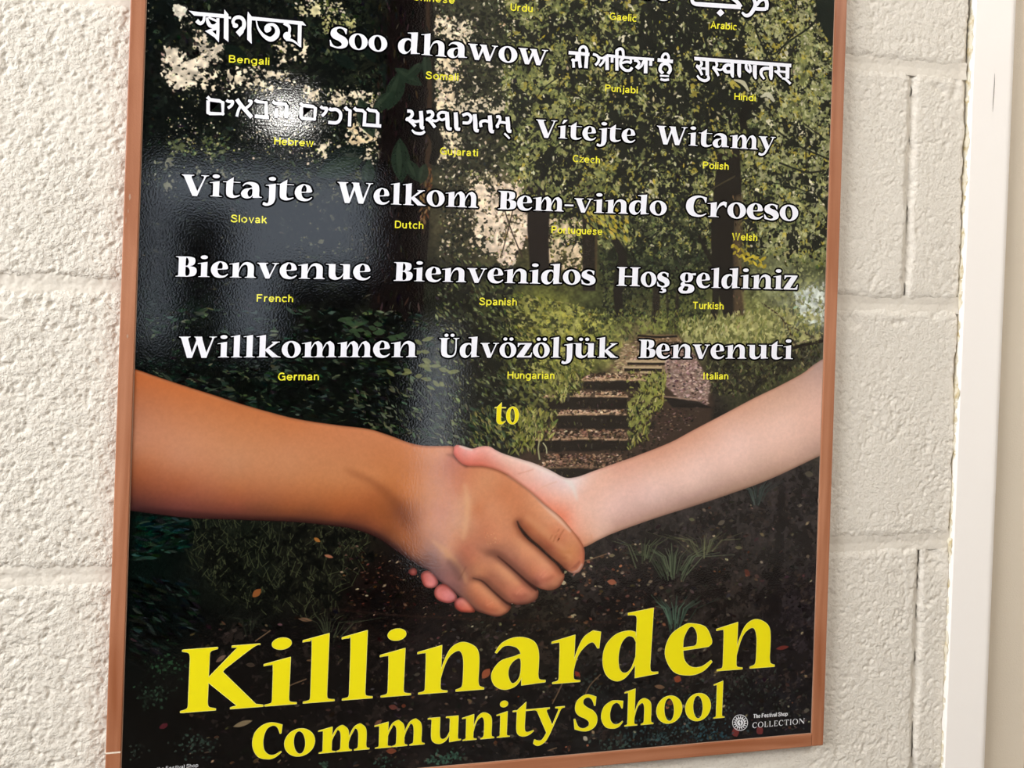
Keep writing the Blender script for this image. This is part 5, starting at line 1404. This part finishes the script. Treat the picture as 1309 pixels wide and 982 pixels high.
def word(text, xl, yl, xr, yr, xh, inks, halo_w, label, bounds_px=None, gap=.05, base=None, yscale=1.0):
    fm = frame_of(*(base or (xl, yl, xr, yr)))
    pieces = []
    if bounds_px is None:
        adv, x = [], 0.0
        for ch in text:
            if ch == ' ':
                x += .62; adv.append(None); continue
            b0, b1 = bounds(GLY[ch])
            adv.append((x, b0)); x += (b1 - b0) + gap
        s = (xr - xl) / (x - gap)
        for ch, a in zip(text, adv):
            if a is None:
                continue
            for piece in GLY[ch]:
                pieces.append(to_rings(piece, lambda u, a=a: xl + (a[0] + u - a[1]) * s, lambda x_, h: fm(x_, h * xh)))
    else:
        i = 0
        for ch in text:
            if ch == ' ':
                continue
            b0, b1 = bounds(GLY[ch])
            l, r = bounds_px[i]; i += 1
            # the feet of a letter set its measured left and right
            for piece in GLY[ch]:
                pieces.append(to_rings(piece, lambda u: l + (u - b0) / (b1 - b0) * (r - l), lambda x_, h: fm(x_, h * xh)))
    return build_print('lettering', pieces, inks, halo_w, label)


WB = [INK_WHITE, INK_BLACK]
YP = [INK_YELLOW, INK_PALE]
HW = .0016
for text, xl, yl, xr, yr, xh in (
        ('Soo dhawow', 421, 60, 700, 83.8, 19.5),
        ('Vítejte', 684.5, 175, 812, 182.5, 16.8), ('Witamy', 839, 183.5, 991, 192.5, 17.2),
        ('Vitajte', 231.5, 249.2, 399, 256.8, 19.8), ('Welkom', 430.5, 258.5, 611, 265.8, 19.5),
        ('Bem-vindo', 636.5, 267.4, 852, 275.2, 17.6), ('Croeso', 876.5, 275.8, 1020, 282.4, 19.2),
        ('Bienvenue', 224.3, 353.5, 473.5, 357.8, 19.4), ('Bienvenidos', 503, 359, 761, 364, 18.0), ('Hoş geldiniz', 788, 365.3, 1019.5, 370.4, 18.0),
        ('Willkommen', 228, 457, 533, 456.6, 20.0), ('Üdvözöljük', 560.5, 456.6, 790, 457.4, 18.4), ('Benvenuti', 816, 457.6, 1013.5, 459, 17.6),
        ('Fáilte', 738, -9, 856, 1.2, 17.6)):
    word(text, xl, yl, xr, yr, xh, WB, HW, 'white black-edged lettering reading ' + text)
word('Killinarden', 0, 0, 0, 0, 60.5, YP, .00028, 'large yellow lettering reading Killinarden', base=(230, 911.5, 990, 852.2),
     bounds_px=[(230.5, 336.5), (335.5, 379), (384.5, 427.5), (434.5, 476), (484, 525), (532, 618.5), (627.5, 697), (703.5, 766), (769.5, 841), (849, 910), (914, 990)])
word('Community School', 0, 0, 0, 0, 32.6, YP, .00025, 'yellow lettering reading Community School', base=(398, 964.2, 925, 917.4),
     bounds_px=[(322, 359.5), (363, 402), (406, 472), (478, 542.5), (546, 589), (590, 631.5), (634, 651.5), (654.5, 682), (682, 720.5), (733, 763), (768, 796), (797, 835), (838.5, 871.5), (875.5, 908), (911, 926)])
word('to', 631.8, 541.6, 663, 541.6, 20.8, YP, .00022, 'small yellow lettering reading to')


# captions in a plain monoline sans serif; units: capitals 1 high, small letters .73
def arc_(cx, cy, rx, ry, a0, a1, n=12):
    return [(cx + rx * math.cos(math.radians(a0 + (a1 - a0) * k / n)), cy + ry * math.sin(math.radians(a0 + (a1 - a0) * k / n))) for k in range(n + 1)]


BOWL = arc_(.30, .355, .24, .31, 0, 360, 20)
NARCH = [(.07, .40)] + arc_(.26, .46, .19, .20, 170, 0, 8) + [(.45, 0)]
SN = {
    'i': [[(.07, 0), (.07, .73)], [(.07, .86), (.07, 1.0)]], 'l': [[(.07, 0), (.07, 1.0)]], 'j': [[(.12, .86), (.12, 1.0)], [(.12, .73), (.12, -.08), (.08, -.17), (-.02, -.19)]],
    'n': [[(.07, 0), (.07, .73)], NARCH], 'h': [[(.07, 0), (.07, 1.0)], NARCH], 'm': [[(.07, 0), (.07, .73)], [(.07, .42)] + arc_(.23, .48, .16, .18, 170, 0, 8) + [(.39, 0)], [(.39, .42)] + arc_(.55, .48, .16, .18, 170, 0, 8) + [(.71, 0)]],
    'r': [[(.07, 0), (.07, .73)], [(.07, .40), (.11, .56), (.2, .65), (.34, .66)]], 'u': [[(.45, .73), (.45, 0)], [(.45, .32)] + arc_(.26, .26, .19, .20, 0, -180, 8) + [(.07, .73)]],
    'o': [BOWL], 'e': [[(.07, .37), (.53, .37)] + arc_(.30, .36, .235, .31, 3, 325, 18)], 'c': [arc_(.30, .355, .24, .31, 42, 318, 16)],
    'a': [[(.10, .52)] + arc_(.28, .50, .17, .17, 150, 10, 8) + [(.45, .12), (.50, .02)], [(.44, .38), (.22, .34), (.09, .27), (.08, .14), (.17, .05), (.30, .06), (.41, .14), (.45, .26)]],
    'd': [BOWL, [(.53, 0), (.53, 1.0)]], 'b': [BOWL, [(.06, 0), (.06, 1.0)]], 'g': [BOWL, [(.53, .73), (.53, -.02)] + arc_(.31, -.02, .22, .18, 0, -150, 8)], 'p': [BOWL, [(.06, .73), (.06, -.24)]],
    't': [[(.17, .92), (.17, .16), (.21, .07), (.34, .06)], [(.02, .67), (.33, .67)]], 's': [[(.44, .54), (.38, .64), (.25, .67), (.13, .62), (.10, .51), (.20, .41), (.36, .34), (.45, .22), (.40, .10), (.27, .05), (.13, .08), (.06, .20)]],
    'w': [[(.02, .73), (.19, .04), (.37, .70), (.55, .04), (.72, .73)]], 'v': [[(.02, .73), (.24, .04), (.47, .73)]], 'z': [[(.04, .67), (.44, .67), (.05, .06), (.46, .06)]], 'k': [[(.07, 0), (.07, 1.0)], [(.44, .73), (.10, .33)], [(.22, .46), (.48, 0)]],
    'B': [[(.08, 0), (.08, 1.0)], [(.08, .94), (.40, .94), (.54, .86), (.55, .68), (.42, .54), (.08, .54)], [(.42, .54), (.60, .42), (.61, .20), (.45, .06), (.08, .06)]],
    'S': [[(.60, .72), (.53, .88), (.36, .95), (.18, .90), (.10, .74), (.20, .60), (.46, .48), (.62, .36), (.62, .18), (.48, .06), (.30, .04), (.12, .12), (.06, .30)]],
    'H': [[(.08, 0), (.08, 1.0)], [(.62, 0), (.62, 1.0)], [(.08, .54), (.62, .54)]], 'G': [arc_(.40, .50, .33, .45, 48, 330, 18) + [(.70, .28), (.70, .50), (.42, .50)], [(.70, .30), (.70, 0)]],
    'C': [arc_(.40, .50, .33, .45, 42, 318, 18)], 'P': [[(.08, 0), (.08, 1.0)], [(.08, .94), (.42, .94), (.58, .84), (.60, .66), (.50, .52), (.36, .48), (.08, .48)]],
    'W': [[(.02, 1.0), (.25, .04), (.47, .96), (.70, .04), (.92, 1.0)]], 'F': [[(.08, 0), (.08, 1.0)], [(.08, .94), (.58, .94)], [(.08, .52), (.50, .52)]], 'T': [[(.32, 0), (.32, .94)], [(.02, .94), (.62, .94)]],
    'D': [[(.08, 0), (.08, 1.0)], [(.08, .94), (.36, .94), (.56, .84), (.64, .62), (.64, .38), (.56, .16), (.36, .06), (.08, .06)]], 'I': [[(.08, 0), (.08, 1.0)]],
    'U': [[(.08, 1.0), (.08, .34), (.14, .12), (.34, .04), (.54, .12), (.60, .34), (.60, 1.0)]], 'A': [[(.02, 0), (.35, .98), (.68, 0)], [(.14, .34), (.56, .34)]]}


def caption(text, xl, yl, xr, yr, cap, inks, name='caption', bold=.17, halo_w=0, label=None):
    fm = frame_of(xl, yl, xr, yr)
    adv, x = [], 0.0
    for ch in text:
        if ch == ' ':
            x += .30; adv.append(None); continue
        xs_ = [p[0] for st in SN[ch] for p in st]
        adv.append((x, min(xs_))); x += max(xs_) - min(xs_) + (.25 if ch not in 'rtvwzk' else .20)
    s = (xr - xl) / (x - .25 + bold)
    pieces = []
    for ch, a in zip(text, adv):
        if a is None:
            continue
        for st in SN[ch]:
            P = [fm(xl + bold / 2 * s + (a[0] + u - a[1]) * s, v * cap) for u, v in st]
            R = ribbon(P, bold * cap)
            X, Z = onwall(R[:, 0], R[:, 1])
            pieces.append([list(zip(X, Z))])
            for q in P[1:-1]:
                C = np.array(ell(q[0], q[1], bold * cap / 2, bold * cap / 2, 0, 8))
                X, Z = onwall(C[:, 0], C[:, 1])
                pieces.append([list(zip(X, Z))])
    return build_print(name, pieces, [inks, INK_BLACK], halo_w, label or 'small yellow caption reading ' + text)


for c in (('Bengali', 292.2, 79.6, 344.5, 83.2, 9.2), ('Somali', 543.6, 100.6, 586, 103.4, 9.4), ('Hebrew', 350.3, 184.6, 400.5, 187.6, 9.2), ('Gujarati', 562.3, 197.4, 611, 200, 9.0),
          ('Punjabi', 773.3, 116.6, 815.3, 119.6, 8.6), ('Hindi', 938.3, 127.4, 966, 129.4, 8.4), ('Czech', 731.8, 206.8, 767, 209, 8.8), ('Polish', 898.3, 215.4, 931.5, 217, 8.8),
          ('Slovak', 294.4, 283.8, 341, 285.6, 9.4), ('Dutch', 504.5, 291.4, 541.3, 292.8, 9.2), ('Portuguese', 704.7, 298, 770, 300.4, 9.0), ('Welsh', 935.4, 306.8, 968, 308, 8.9),
          ('French', 327.8, 385.6, 374.9, 386.2, 9.3), ('Spanish', 612, 389.8, 660.8, 390.6, 9.2), ('Turkish', 884.8, 394.8, 925, 395.6, 8.9), ('German', 355, 486.4, 407.8, 486, 9.8),
          ('Hungarian', 648.4, 484.2, 708.9, 484.6, 9.2), ('Italian', 898.8, 485.2, 931, 485, 8.8),
          ('Traditional Chinese', 447, -7, 581.5, 4.8, 8.6), ('Urdu', 652.3, 13.4, 681, 15.6, 9.2), ('Gaelic', 779, 25, 814, 28, 9.0), ('Arabic', 908, 36, 942, 38.6, 8.8)):
    caption(*c, INK_CAPTION)


# words of the other scripts, each stroke measured; strokes are pen ribbons
def pen(pts, w):
    P = smooth_path(pts, False, 5) if len(pts) > 2 else np.array(pts, float)
    return P, w


def script(origin, scale, strokes, polys, label, hw=HW, fat=1.12):
    pieces = []
    ox_, oy_ = origin

    def back(P):
        P = np.asarray(P, float)
        X, Z = onwall(ox_ + P[:, 0] / scale, oy_ + P[:, 1] / scale)
        return list(zip(X, Z))
    for st in strokes:
        pts, w = st[0], st[1]
        P = smooth_path(pts, False, 5) if len(pts) > 2 and not (len(st) > 2) else np.array(pts, float)
        w = w * fat if np.isscalar(w) else tuple(q * fat for q in w)
        pieces.append([back(ribbon(P, w))])
        if len(st) > 2:           # sharp corners need a round join
            for q in P[1:-1]:
                pieces.append([back(ell(q[0], q[1], (w if np.isscalar(w) else w[1]) / 2, (w if np.isscalar(w) else w[1]) / 2, 0, 12))])
    for pl in polys:
        pieces.append([back(contour(r)) for r in pl])
    return build_print('lettering', pieces, WB, hw, label)


script((220, 10), 7.27,
       [([(228, 118), (262, 146), (292, 122), (300, 78)], (34, 26, 20)), ([(325, 90), (332, 130), (358, 168), (396, 168), (424, 142)], (18, 32, 30, 20)), ([(338, 86), (372, 104), (410, 120), (430, 130)], 18),
        ([(585, 168), (566, 128), (592, 92), (640, 92), (668, 130), (662, 186), (618, 232)], (26, 26, 30, 30, 34, 30)),
        ([(782, 120), (800, 190), (850, 258), (915, 292), (968, 258), (978, 205), (945, 160), (895, 160), (868, 190)], (10, 16, 26, 42, 46, 36, 26, 24, 30)), ([(868, 190), (880, 214), (905, 208)], (26, 30, 22)),
        ([(1040, 142), (1090, 180), (1084, 262)], (28, 24, 20)), ([(1060, 290), (1130, 310), (1192, 362)], (30, 18, 10))],
       [[[(155, 27), (240, 38), (478, 60), (500, 76), (548, 84), (546, 104), (500, 96), (440, 92), (330, 82), (205, 72)]], [[(732, 80), (1214, 128), (1246, 166), (1190, 160), (960, 132), (742, 116)]],
        [[(440, 96), (440, 230), (434, 322), (395, 276), (306, 216), (392, 184), (412, 160), (412, 96)], [(412, 206), (372, 216), (410, 250)]],
        [[(486, 14), (524, 62), (524, 318), (480, 284), (482, 60)]], [[(704, 34), (742, 84), (736, 200), (740, 336), (698, 296), (700, 80)]],
        [[(640, 176), (674, 178), (664, 232), (628, 268), (592, 226)]], [ell(588, 166, 26, 22)], [ell(890, 196, 32, 30)], [ell(1068, 262, 36, 38)],
        [[(1170, 150), (1204, 158), (1200, 372), (1166, 320)]]], 'white Bengali script greeting')
script((250, 110), 5.236,
       [([(78, 72), (98, 92), (160, 100), (182, 112), (182, 186), (96, 184), (84, 178), (84, 96)], 18, 1), ([(206, 94), (222, 104), (248, 104), (240, 130), (216, 148)], 15), ([(276, 88), (308, 132), (376, 210)], 20), ([(352, 98), (374, 104), (362, 128), (334, 150)], 14), ([(304, 132), (288, 160), (276, 204)], 14),
        ([(398, 92), (414, 104), (472, 112), (474, 204)], 17, 1), ([(396, 202), (490, 210)], 17), ([(516, 104), (534, 116), (600, 122), (610, 136), (606, 214)], 17, 1), ([(542, 150), (538, 212)], 15),
        ([(700, 114), (718, 130), (786, 138), (802, 150), (796, 222), (716, 216), (706, 206), (708, 140)], 17, 1), ([(836, 136), (852, 148), (878, 150), (868, 178), (846, 200)], 15), ([(894, 150), (908, 158), (944, 158), (970, 184), (966, 224), (940, 246), (888, 242)], 17),
        ([(1000, 140), (1014, 156), (1034, 166), (1030, 270)], 17, 1), ([(1060, 146), (1076, 160), (1116, 164), (1134, 180), (1128, 270)], 17, 1), ([(1148, 150), (1164, 162), (1206, 168), (1220, 184), (1218, 266)], 17, 1), ([(1140, 260), (1242, 268)], 17)],
       [], 'white Hebrew script greeting', .0013, 1.3)
script((500, 130), 7.7,
       [([(158, 92), (196, 96), (208, 126), (186, 160), (152, 172)], 28), ([(160, 170), (196, 200), (238, 244)], 26), ([(196, 180), (240, 196), (296, 184)], 24), ([(292, 92), (298, 170), (300, 250), (326, 258)], (34, 36, 26)), ([(204, 278), (238, 308), (296, 314), (332, 292)], (14, 24, 28, 22)),
        ([(350, 104), (390, 98), (410, 126), (388, 160), (350, 172)], 28), ([(360, 172), (396, 206), (432, 254)], 26), ([(396, 182), (440, 190), (474, 168)], 22), ([(474, 168), (462, 134), (492, 106), (548, 110)], 24), ([(474, 168), (500, 180), (540, 166)], 22), ([(548, 102), (554, 180), (560, 258), (596, 270)], (34, 36, 26)),
        ([(634, 106), (640, 190), (644, 262), (680, 272)], (34, 38, 26)), ([(702, 136), (752, 120), (786, 154), (766, 206), (704, 208)], 26), ([(822, 124), (828, 200), (832, 276), (862, 288)], (34, 38, 26)),
        ([(886, 250), (880, 206), (920, 188), (986, 204)], 26), ([(970, 136), (976, 210), (982, 286), (1012, 296)], (34, 38, 26)), ([(1034, 150), (1066, 148), (1070, 186), (1038, 246)], 24), ([(1040, 240), (1070, 204), (1150, 212)], 22), ([(1144, 150), (1150, 220), (1156, 284), (1184, 292)], (34, 38, 26)), ([(1114, 312), (1134, 330), (1166, 364)], (16, 18, 16))],
       [[ell(158, 176, 18, 16)], [ell(356, 176, 18, 16)], [ell(1046, 246, 16, 15)]], 'white Gujarati script greeting')
script((720, 50), 8.727,
       [([(60, 150), (292, 172)], 34), ([(150, 176), (148, 228)], 26), ([(96, 232), (122, 236), (188, 232)], 24), ([(112, 236), (116, 318)], 26), ([(178, 176), (184, 270), (192, 320)], 32), ([(186, 160), (186, 110), (222, 84), (256, 108), (262, 170), (252, 324)], (24, 26, 30, 30, 34, 36)),
        ([(332, 168), (376, 184), (398, 222), (386, 262), (358, 290)], 26), ([(396, 200), (432, 214), (470, 196)], 22), ([(404, 300), (440, 262), (470, 206)], 24), ([(488, 176), (490, 346)], 34), ([(484, 182), (700, 206), (1012, 228)], 28), ([(546, 190), (544, 262)], 28),
        ([(598, 352), (598, 150), (606, 124), (636, 108), (664, 128), (672, 196)], (32, 34, 30, 28, 28, 24)), ([(668, 212), (642, 244), (644, 300), (690, 346), (742, 348), (768, 316)], 28), ([(650, 268), (712, 254), (758, 268)], 24), ([(752, 216), (756, 268)], 22),
        ([(790, 236), (826, 244), (846, 276), (812, 322)], 26), ([(828, 332), (872, 300), (896, 250), (920, 236)], 24), ([(922, 226), (918, 382)], 36), ([(978, 228), (974, 298)], 30),
        ([(1052, 232), (1224, 250)], 36), ([(1118, 240), (1104, 204), (1126, 168), (1158, 168), (1176, 206), (1160, 244)], 26), ([(1112, 384), (1080, 344), (1096, 292), (1138, 272), (1180, 294), (1194, 344), (1168, 388)], 32), ([(1078, 408), (1180, 414)], 18), ([(1084, 446), (1128, 458), (1180, 450)], 24)],
       [[ell(108, 234, 20, 18)]], 'white Gurmukhi script greeting')
script((880, 60), 9.35,
       [([(148, 160), (158, 206), (128, 236), (92, 222)], (26, 28, 30, 30)), ([(100, 228), (134, 272), (164, 338)], (34, 30, 24)), ([(148, 256), (222, 262)], 24), ([(224, 166), (226, 340)], 38), ([(104, 342), (140, 384), (196, 404), (240, 380), (232, 340)], (22, 28, 32, 32, 24)),
        ([(330, 176), (340, 220), (316, 248), (288, 240)], (26, 28, 28)), ([(296, 244), (330, 292), (360, 346)], (32, 28, 24)), ([(328, 262), (380, 276), (424, 258)], 22), ([(524, 236), (474, 214), (428, 244), (448, 294), (500, 296), (528, 276)], (28, 36, 40, 34, 26)), ([(522, 190), (522, 320), (534, 366)], (38, 40, 16)),
        ([(606, 200), (606, 320), (616, 366)], (40, 42, 18)), ([(690, 206), (694, 262), (740, 312)], (28, 30, 20)), ([(722, 206), (738, 240), (744, 300)], (22, 26, 24)), ([(794, 216), (794, 330), (806, 384)], (40, 42, 18)),
        ([(906, 384), (868, 322), (880, 272), (930, 256), (984, 262)], (22, 34, 38, 32)), ([(988, 226), (986, 340), (990, 394)], (40, 42, 18)), ([(1070, 226), (1080, 276), (1046, 296), (1040, 280)], (26, 28, 30)), ([(1050, 290), (1084, 330), (1116, 366)], (30, 26, 20)), ([(1080, 292), (1184, 302)], 24), ([(1184, 236), (1182, 380)], 40), ([(1118, 376), (1160, 386), (1220, 442)], (18, 26, 26))],
       [[[(68, 118), (1230, 202), (1228, 244), (72, 160)]]], 'white Hindi script greeting')
script((780, 0), 5.95,
       [([(616, -60), (622, 0), (640, 26), (700, 34), (994, 54)], (16, 22, 26, 30, 30)), ([(994, 54), (960, 10), (900, -30), (840, -42)], (26, 26, 22)), ([(1002, 94), (1030, 118), (1062, 110), (1090, 72), (1104, 30), (1086, -20)], (14, 24, 26, 26, 22)), ([(1098, 66), (1150, 70), (1186, 68)], 24),
        ([(1186, 74), (1192, 30), (1176, -6), (1140, 4), (1112, 40)], (24, 26, 26, 22))],
       [[[(840, 68), (868, 98), (838, 126), (808, 98)]]], 'white Arabic script greeting at the top edge')

# maker's mark: ring of rays with a divided disc
cx_m, cy_m = 946.0, 924.0
mk = []


def px_ring(P):
    P = np.asarray(P, float)
    X, Z = onwall(P[:, 0], P[:, 1])
    return list(zip(X, Z))


def ml(r, t, k=.97):
    return (cx_m + r * math.cos(t) * k, cy_m + r * math.sin(t))


mk.append([px_ring([ml(10.4, t * math.pi / 14) for t in range(28)]), px_ring([ml(9.6, t * math.pi / 14) for t in range(28)])])
for k in range(16):
    t = k * math.pi / 8 + .1
    mk.append([px_ring([ml(8.8, t - .05), ml(8.8, t + .05), ml(5.6, t + .17), ml(5.6, t - .17)])])
mk.append([px_ring([ml(6.0, t * math.pi / 14) for t in range(28)]), px_ring([ml(4.9, t * math.pi / 14) for t in range(28)])])
mk.append([px_ring([ml(4.0, math.pi * .5 + t * math.pi / 10) for t in range(11)] + [(cx_m - .2, cy_m - 2), (cx_m - 1.2, cy_m - .6), (cx_m + .2, cy_m + 1)])])
mk.append([px_ring([ml(4.0, -math.pi * .42 + t * math.pi / 11) for t in range(11)] + [(cx_m + .9, cy_m + 1.6), (cx_m + 1.3, cy_m + .2), (cx_m + .2, cy_m - 1.4)])])
build_print('emblem', mk, [INK_GREY, INK_BLACK], 0, 'small white sun-like emblem at the bottom right of the print')
caption('The Festival Shop', 962.6, 918.2, 1006.8, 915.0, 5.0, INK_GREY, 'small_print', .19, 0, 'tiny white jaunty line beside the emblem')
caption('the Festival Shop', 200, 985.6, 253.4, 980.4, 4.6, INK_GREY, 'small_print', .13, 0, 'tiny white line at the bottom left edge of the print')


def serifcaps():
    """COLLECTION in light roman capitals"""
    def vs(x, h=1.0, w=.13):
        return [[[(x - .06, 0), (x + w + .06, 0), (x + w + .06, .04), (x + w, .07), (x + w, h - .07), (x + w + .06, h - .04), (x + w + .06, h), (x - .06, h), (x - .06, h - .04), (x, h - .07), (x, .07), (x - .06, .04)]]]
    G = {'C': [[contour([(.74, .96), (.76, .72), (.72, .72), S(.6, .9), S(.42, .95), S(.22, .8), S(.15, .5), S(.24, .18), S(.46, .06), (.76, .2), (.78, .16), S(.5, -.03), S(.26, .02), S(.04, .24), S(.0, .52), S(.1, .84), S(.4, 1.02)])]],
         'O': [[ell(.48, .5, .48, .53), ell(.48, .5, .34, .47)]], 'L': vs(.06) + [[[(.1, 0), (.62, 0), (.66, .26), (.62, .26), (.54, .08), (.1, .06)]]],
         'E': vs(.06) + [[[(.1, 0), (.6, 0), (.64, .24), (.6, .24), (.52, .08), (.1, .06)]], [[(.1, 1), (.58, 1), (.58, .78), (.55, .78), (.5, .93), (.1, .94)]], [[(.1, .48), (.48, .48), (.48, .55), (.1, .55)]]],
         'T': vs(.34) + [[[(.0, 1), (.8, 1), (.82, .76), (.78, .76), (.72, .93), (.08, .93), (.04, .76), (0, .76)]]], 'I': vs(.06),
         'N': [[[(-.02, 1), (.2, 1), (.86, .2), (.86, 0), (.8, 0), (.1, .86), (.1, 0), (.04, 0), (.04, .96)]], [[(.80, 1), (.96, 1), (.96, .96), (.90, .94), (.90, 0), (.84, 0), (.84, .94), (.8, .96)]]]}
    fm = frame_of(961.7, 930.9, 1028.2, 925.2)
    adv, x = [], 0
    for ch in 'COLLECTION':
        b0, b1 = bounds(G[ch]); adv.append((x, b0)); x += b1 - b0 + .2
    s = (1028.2 - 961.7) / (x - .2)
    pcs = []
    for ch, a in zip('COLLECTION', adv):
        for piece in G[ch]:
            pcs.append(to_rings(piece, lambda u, a=a: 961.7 + (a[0] + u - a[1]) * s, lambda x_, h: fm(x_, h * 7.0)))
    build_print('small_print', pcs, [INK_GREY, INK_BLACK], .00005, 'small white capitals reading COLLECTION beside the emblem')


serifcaps()

# ------------------------------------------------------------------ the rest of the room (behind and beside the camera), back wall fittings added for reflections
RX0, RX1, RY = -2.4, 3.6, -3.4
FZ, CZL = -1.52, 1.45
MAT_ROOM = paint_mat('cream_room_wall', (228, 220, 208), .8)
MAT_CEIL = paint_mat('white_ceiling', (232, 230, 224), .9)
MAT_FLOOR = paint_mat('grey_brown_floor', (104, 92, 82), .6, 60, .0005, 3, .2)
MAT_DK = paint_mat('dark_stained_cabinet', (26, 24, 24), .6)
MAT_LIT, nt_l, b_l = new_mat('lamp_glass', (1, .97, .9), .4)
b_l.inputs['Emission Color'].default_value = (1, .97, .92, 1)
b_l.inputs['Emission Strength'].default_value = 70.0  # strong glow, set for the glare patch on the print
tag(box('floor', RX0, RX1, RY, WALLY + .4, FZ - .05, FZ, MAT_FLOOR), kind='structure')
tag(box('ceiling', RX0, RX1, RY, WALLY + .4, CZL, CZL + .05, MAT_CEIL), kind='structure')
MAT_WALL_DARK = paint_mat('dark_feature_wall', (40, 38, 40), .8)  # dark tone put on the unseen wall to keep its reflection dark
# back wall: two openings added to mirror in the lamination, dark tone around the first, cream beyond
bw = bpy.data.objects.new('wall_back', None); COL.objects.link(bw); tag(bw, kind='structure')
OPEN = [(-.74, .26, -.42, .42), (.49, .66, -1.42, -.30)]
xs_ = [RX0, OPEN[0][0], OPEN[0][1], .47, OPEN[1][0], OPEN[1][1], RX1]
for x0, x1 in zip(xs_[:-1], xs_[1:]):
    op = [o_ for o_ in OPEN if o_[0] <= x0 < o_[1]]
    mm = MAT_WALL_DARK if x1 <= .48 else MAT_ROOM
    for z0, z1 in ([(FZ, op[0][2]), (op[0][3], CZL)] if op else [(FZ, CZL)]):
        box('wall_panel', x0, x1, RY - .1, RY, z0, z1, mm, bw)
MAT_GLASS, nt_g, b_g = new_mat('smoked_window_glass')  # tint added to dim the sky mirrored in the print
tr_ = nt_g.nodes.new('ShaderNodeBsdfTransparent'); tr_.inputs[0].default_value = (.80, .82, .85, 1)
nt_g.links.new(tr_.outputs[0], nt_g.nodes['Material Output'].inputs[0])
for k, (x0, x1, z0, z1) in enumerate(OPEN):
    wn = bpy.data.objects.new('window_%d' % (k + 1), None); COL.objects.link(wn); tag(wn, kind='structure')  # unseen opening, added for its bright reflection in the print
    t = .022
    if k == 0:
        box('pane', x0, x1, RY - .05, RY - .046, z0, z1, MAT_GLASS, wn)
    for a in ((x0, x1, z0, z0 + t), (x0, x1, z1 - t, z1), (x0, x0 + t, z0, z1), (x1 - t, x1, z0, z1)):
        box('window_frame', a[0], a[1], RY - .07, RY - .02, a[2], a[3], MAT_WHITE, wn)
# side walls; the left one has the big window the daylight comes through
wl = bpy.data.objects.new('wall_left', None); COL.objects.link(wl); tag(wl, kind='structure')
for y0, y1, z0, z1 in ((RY, -1.95, FZ, CZL), (-.45, WALLY + .4, FZ, CZL), (-1.95, -.45, FZ, .05), (-1.95, -.45, 1.38, CZL)):
    box('wall_panel', RX0 - .1, RX0, y0, y1, z0, z1, MAT_ROOM, wl)
tag(box('wall_right', RX1, RX1 + .1, RY, WALLY + .4, FZ, CZL, MAT_ROOM), kind='structure')
tag(box('wall_beyond_door', lx + .9, RX1, WALLY, WALLY + .12, FZ, CZL, MAT_ROOM), kind='structure')


def added_cupboard(x0, x1, top, label):  # unseen dark furniture, added to mirror dark in the lamination
    c = bpy.data.objects.new('cupboard', None); COL.objects.link(c)
    c.location = ((x0 + x1) / 2, RY + .22, FZ)
    tag(c, label, 'cupboard')
    w, h = (x1 - x0) / 2, top - FZ
    box('body', -w, w, -.2, .2, 0, h, MAT_DK, c, .004)
    box('door', -w + .01, w - .01, .2, .218, .06, h - .02, MAT_DK, c, .003)
    box('handle', w - .05, w - .035, .218, .235, h * .5, h * .5 + .12, MAT_METAL, c, .003)


added_cupboard(-.56, -.34, .19, 'narrow tall black cupboard under the back window')
added_cupboard(-.16, .46, -.05, 'wide black cupboard beside the slit window in the back wall')
added_cupboard(-1.3, -.72, -.50, 'low black cupboard in the left back corner')
glare_lamp = bpy.data.objects.new('wall_lamp', None); COL.objects.link(glare_lamp)  # unseen glowing oval, added to make the glare on the print
glare_lamp.location = (-.145, RY + .002, .63)
tag(glare_lamp, 'bright oval wall lamp above the back window', 'lamp')
V, F = [], []
for i in range(13):
    a = math.pi * i / 12
    for j in range(20):
        t = 2 * math.pi * j / 20
        V.append((.075 * math.cos(a), .045 + .03 * math.sin(a) * math.cos(t), .036 * math.sin(a) * math.sin(t)))
for i in range(12):
    for j in range(20):
        F.append((i * 20 + j, i * 20 + (j + 1) % 20, (i + 1) * 20 + (j + 1) % 20, (i + 1) * 20 + j))
mesh_obj('lamp_shade', V, F, MAT_LIT, glare_lamp, True)
box('lamp_base', -.05, .05, 0, .02, -.03, .03, MAT_METAL, glare_lamp)
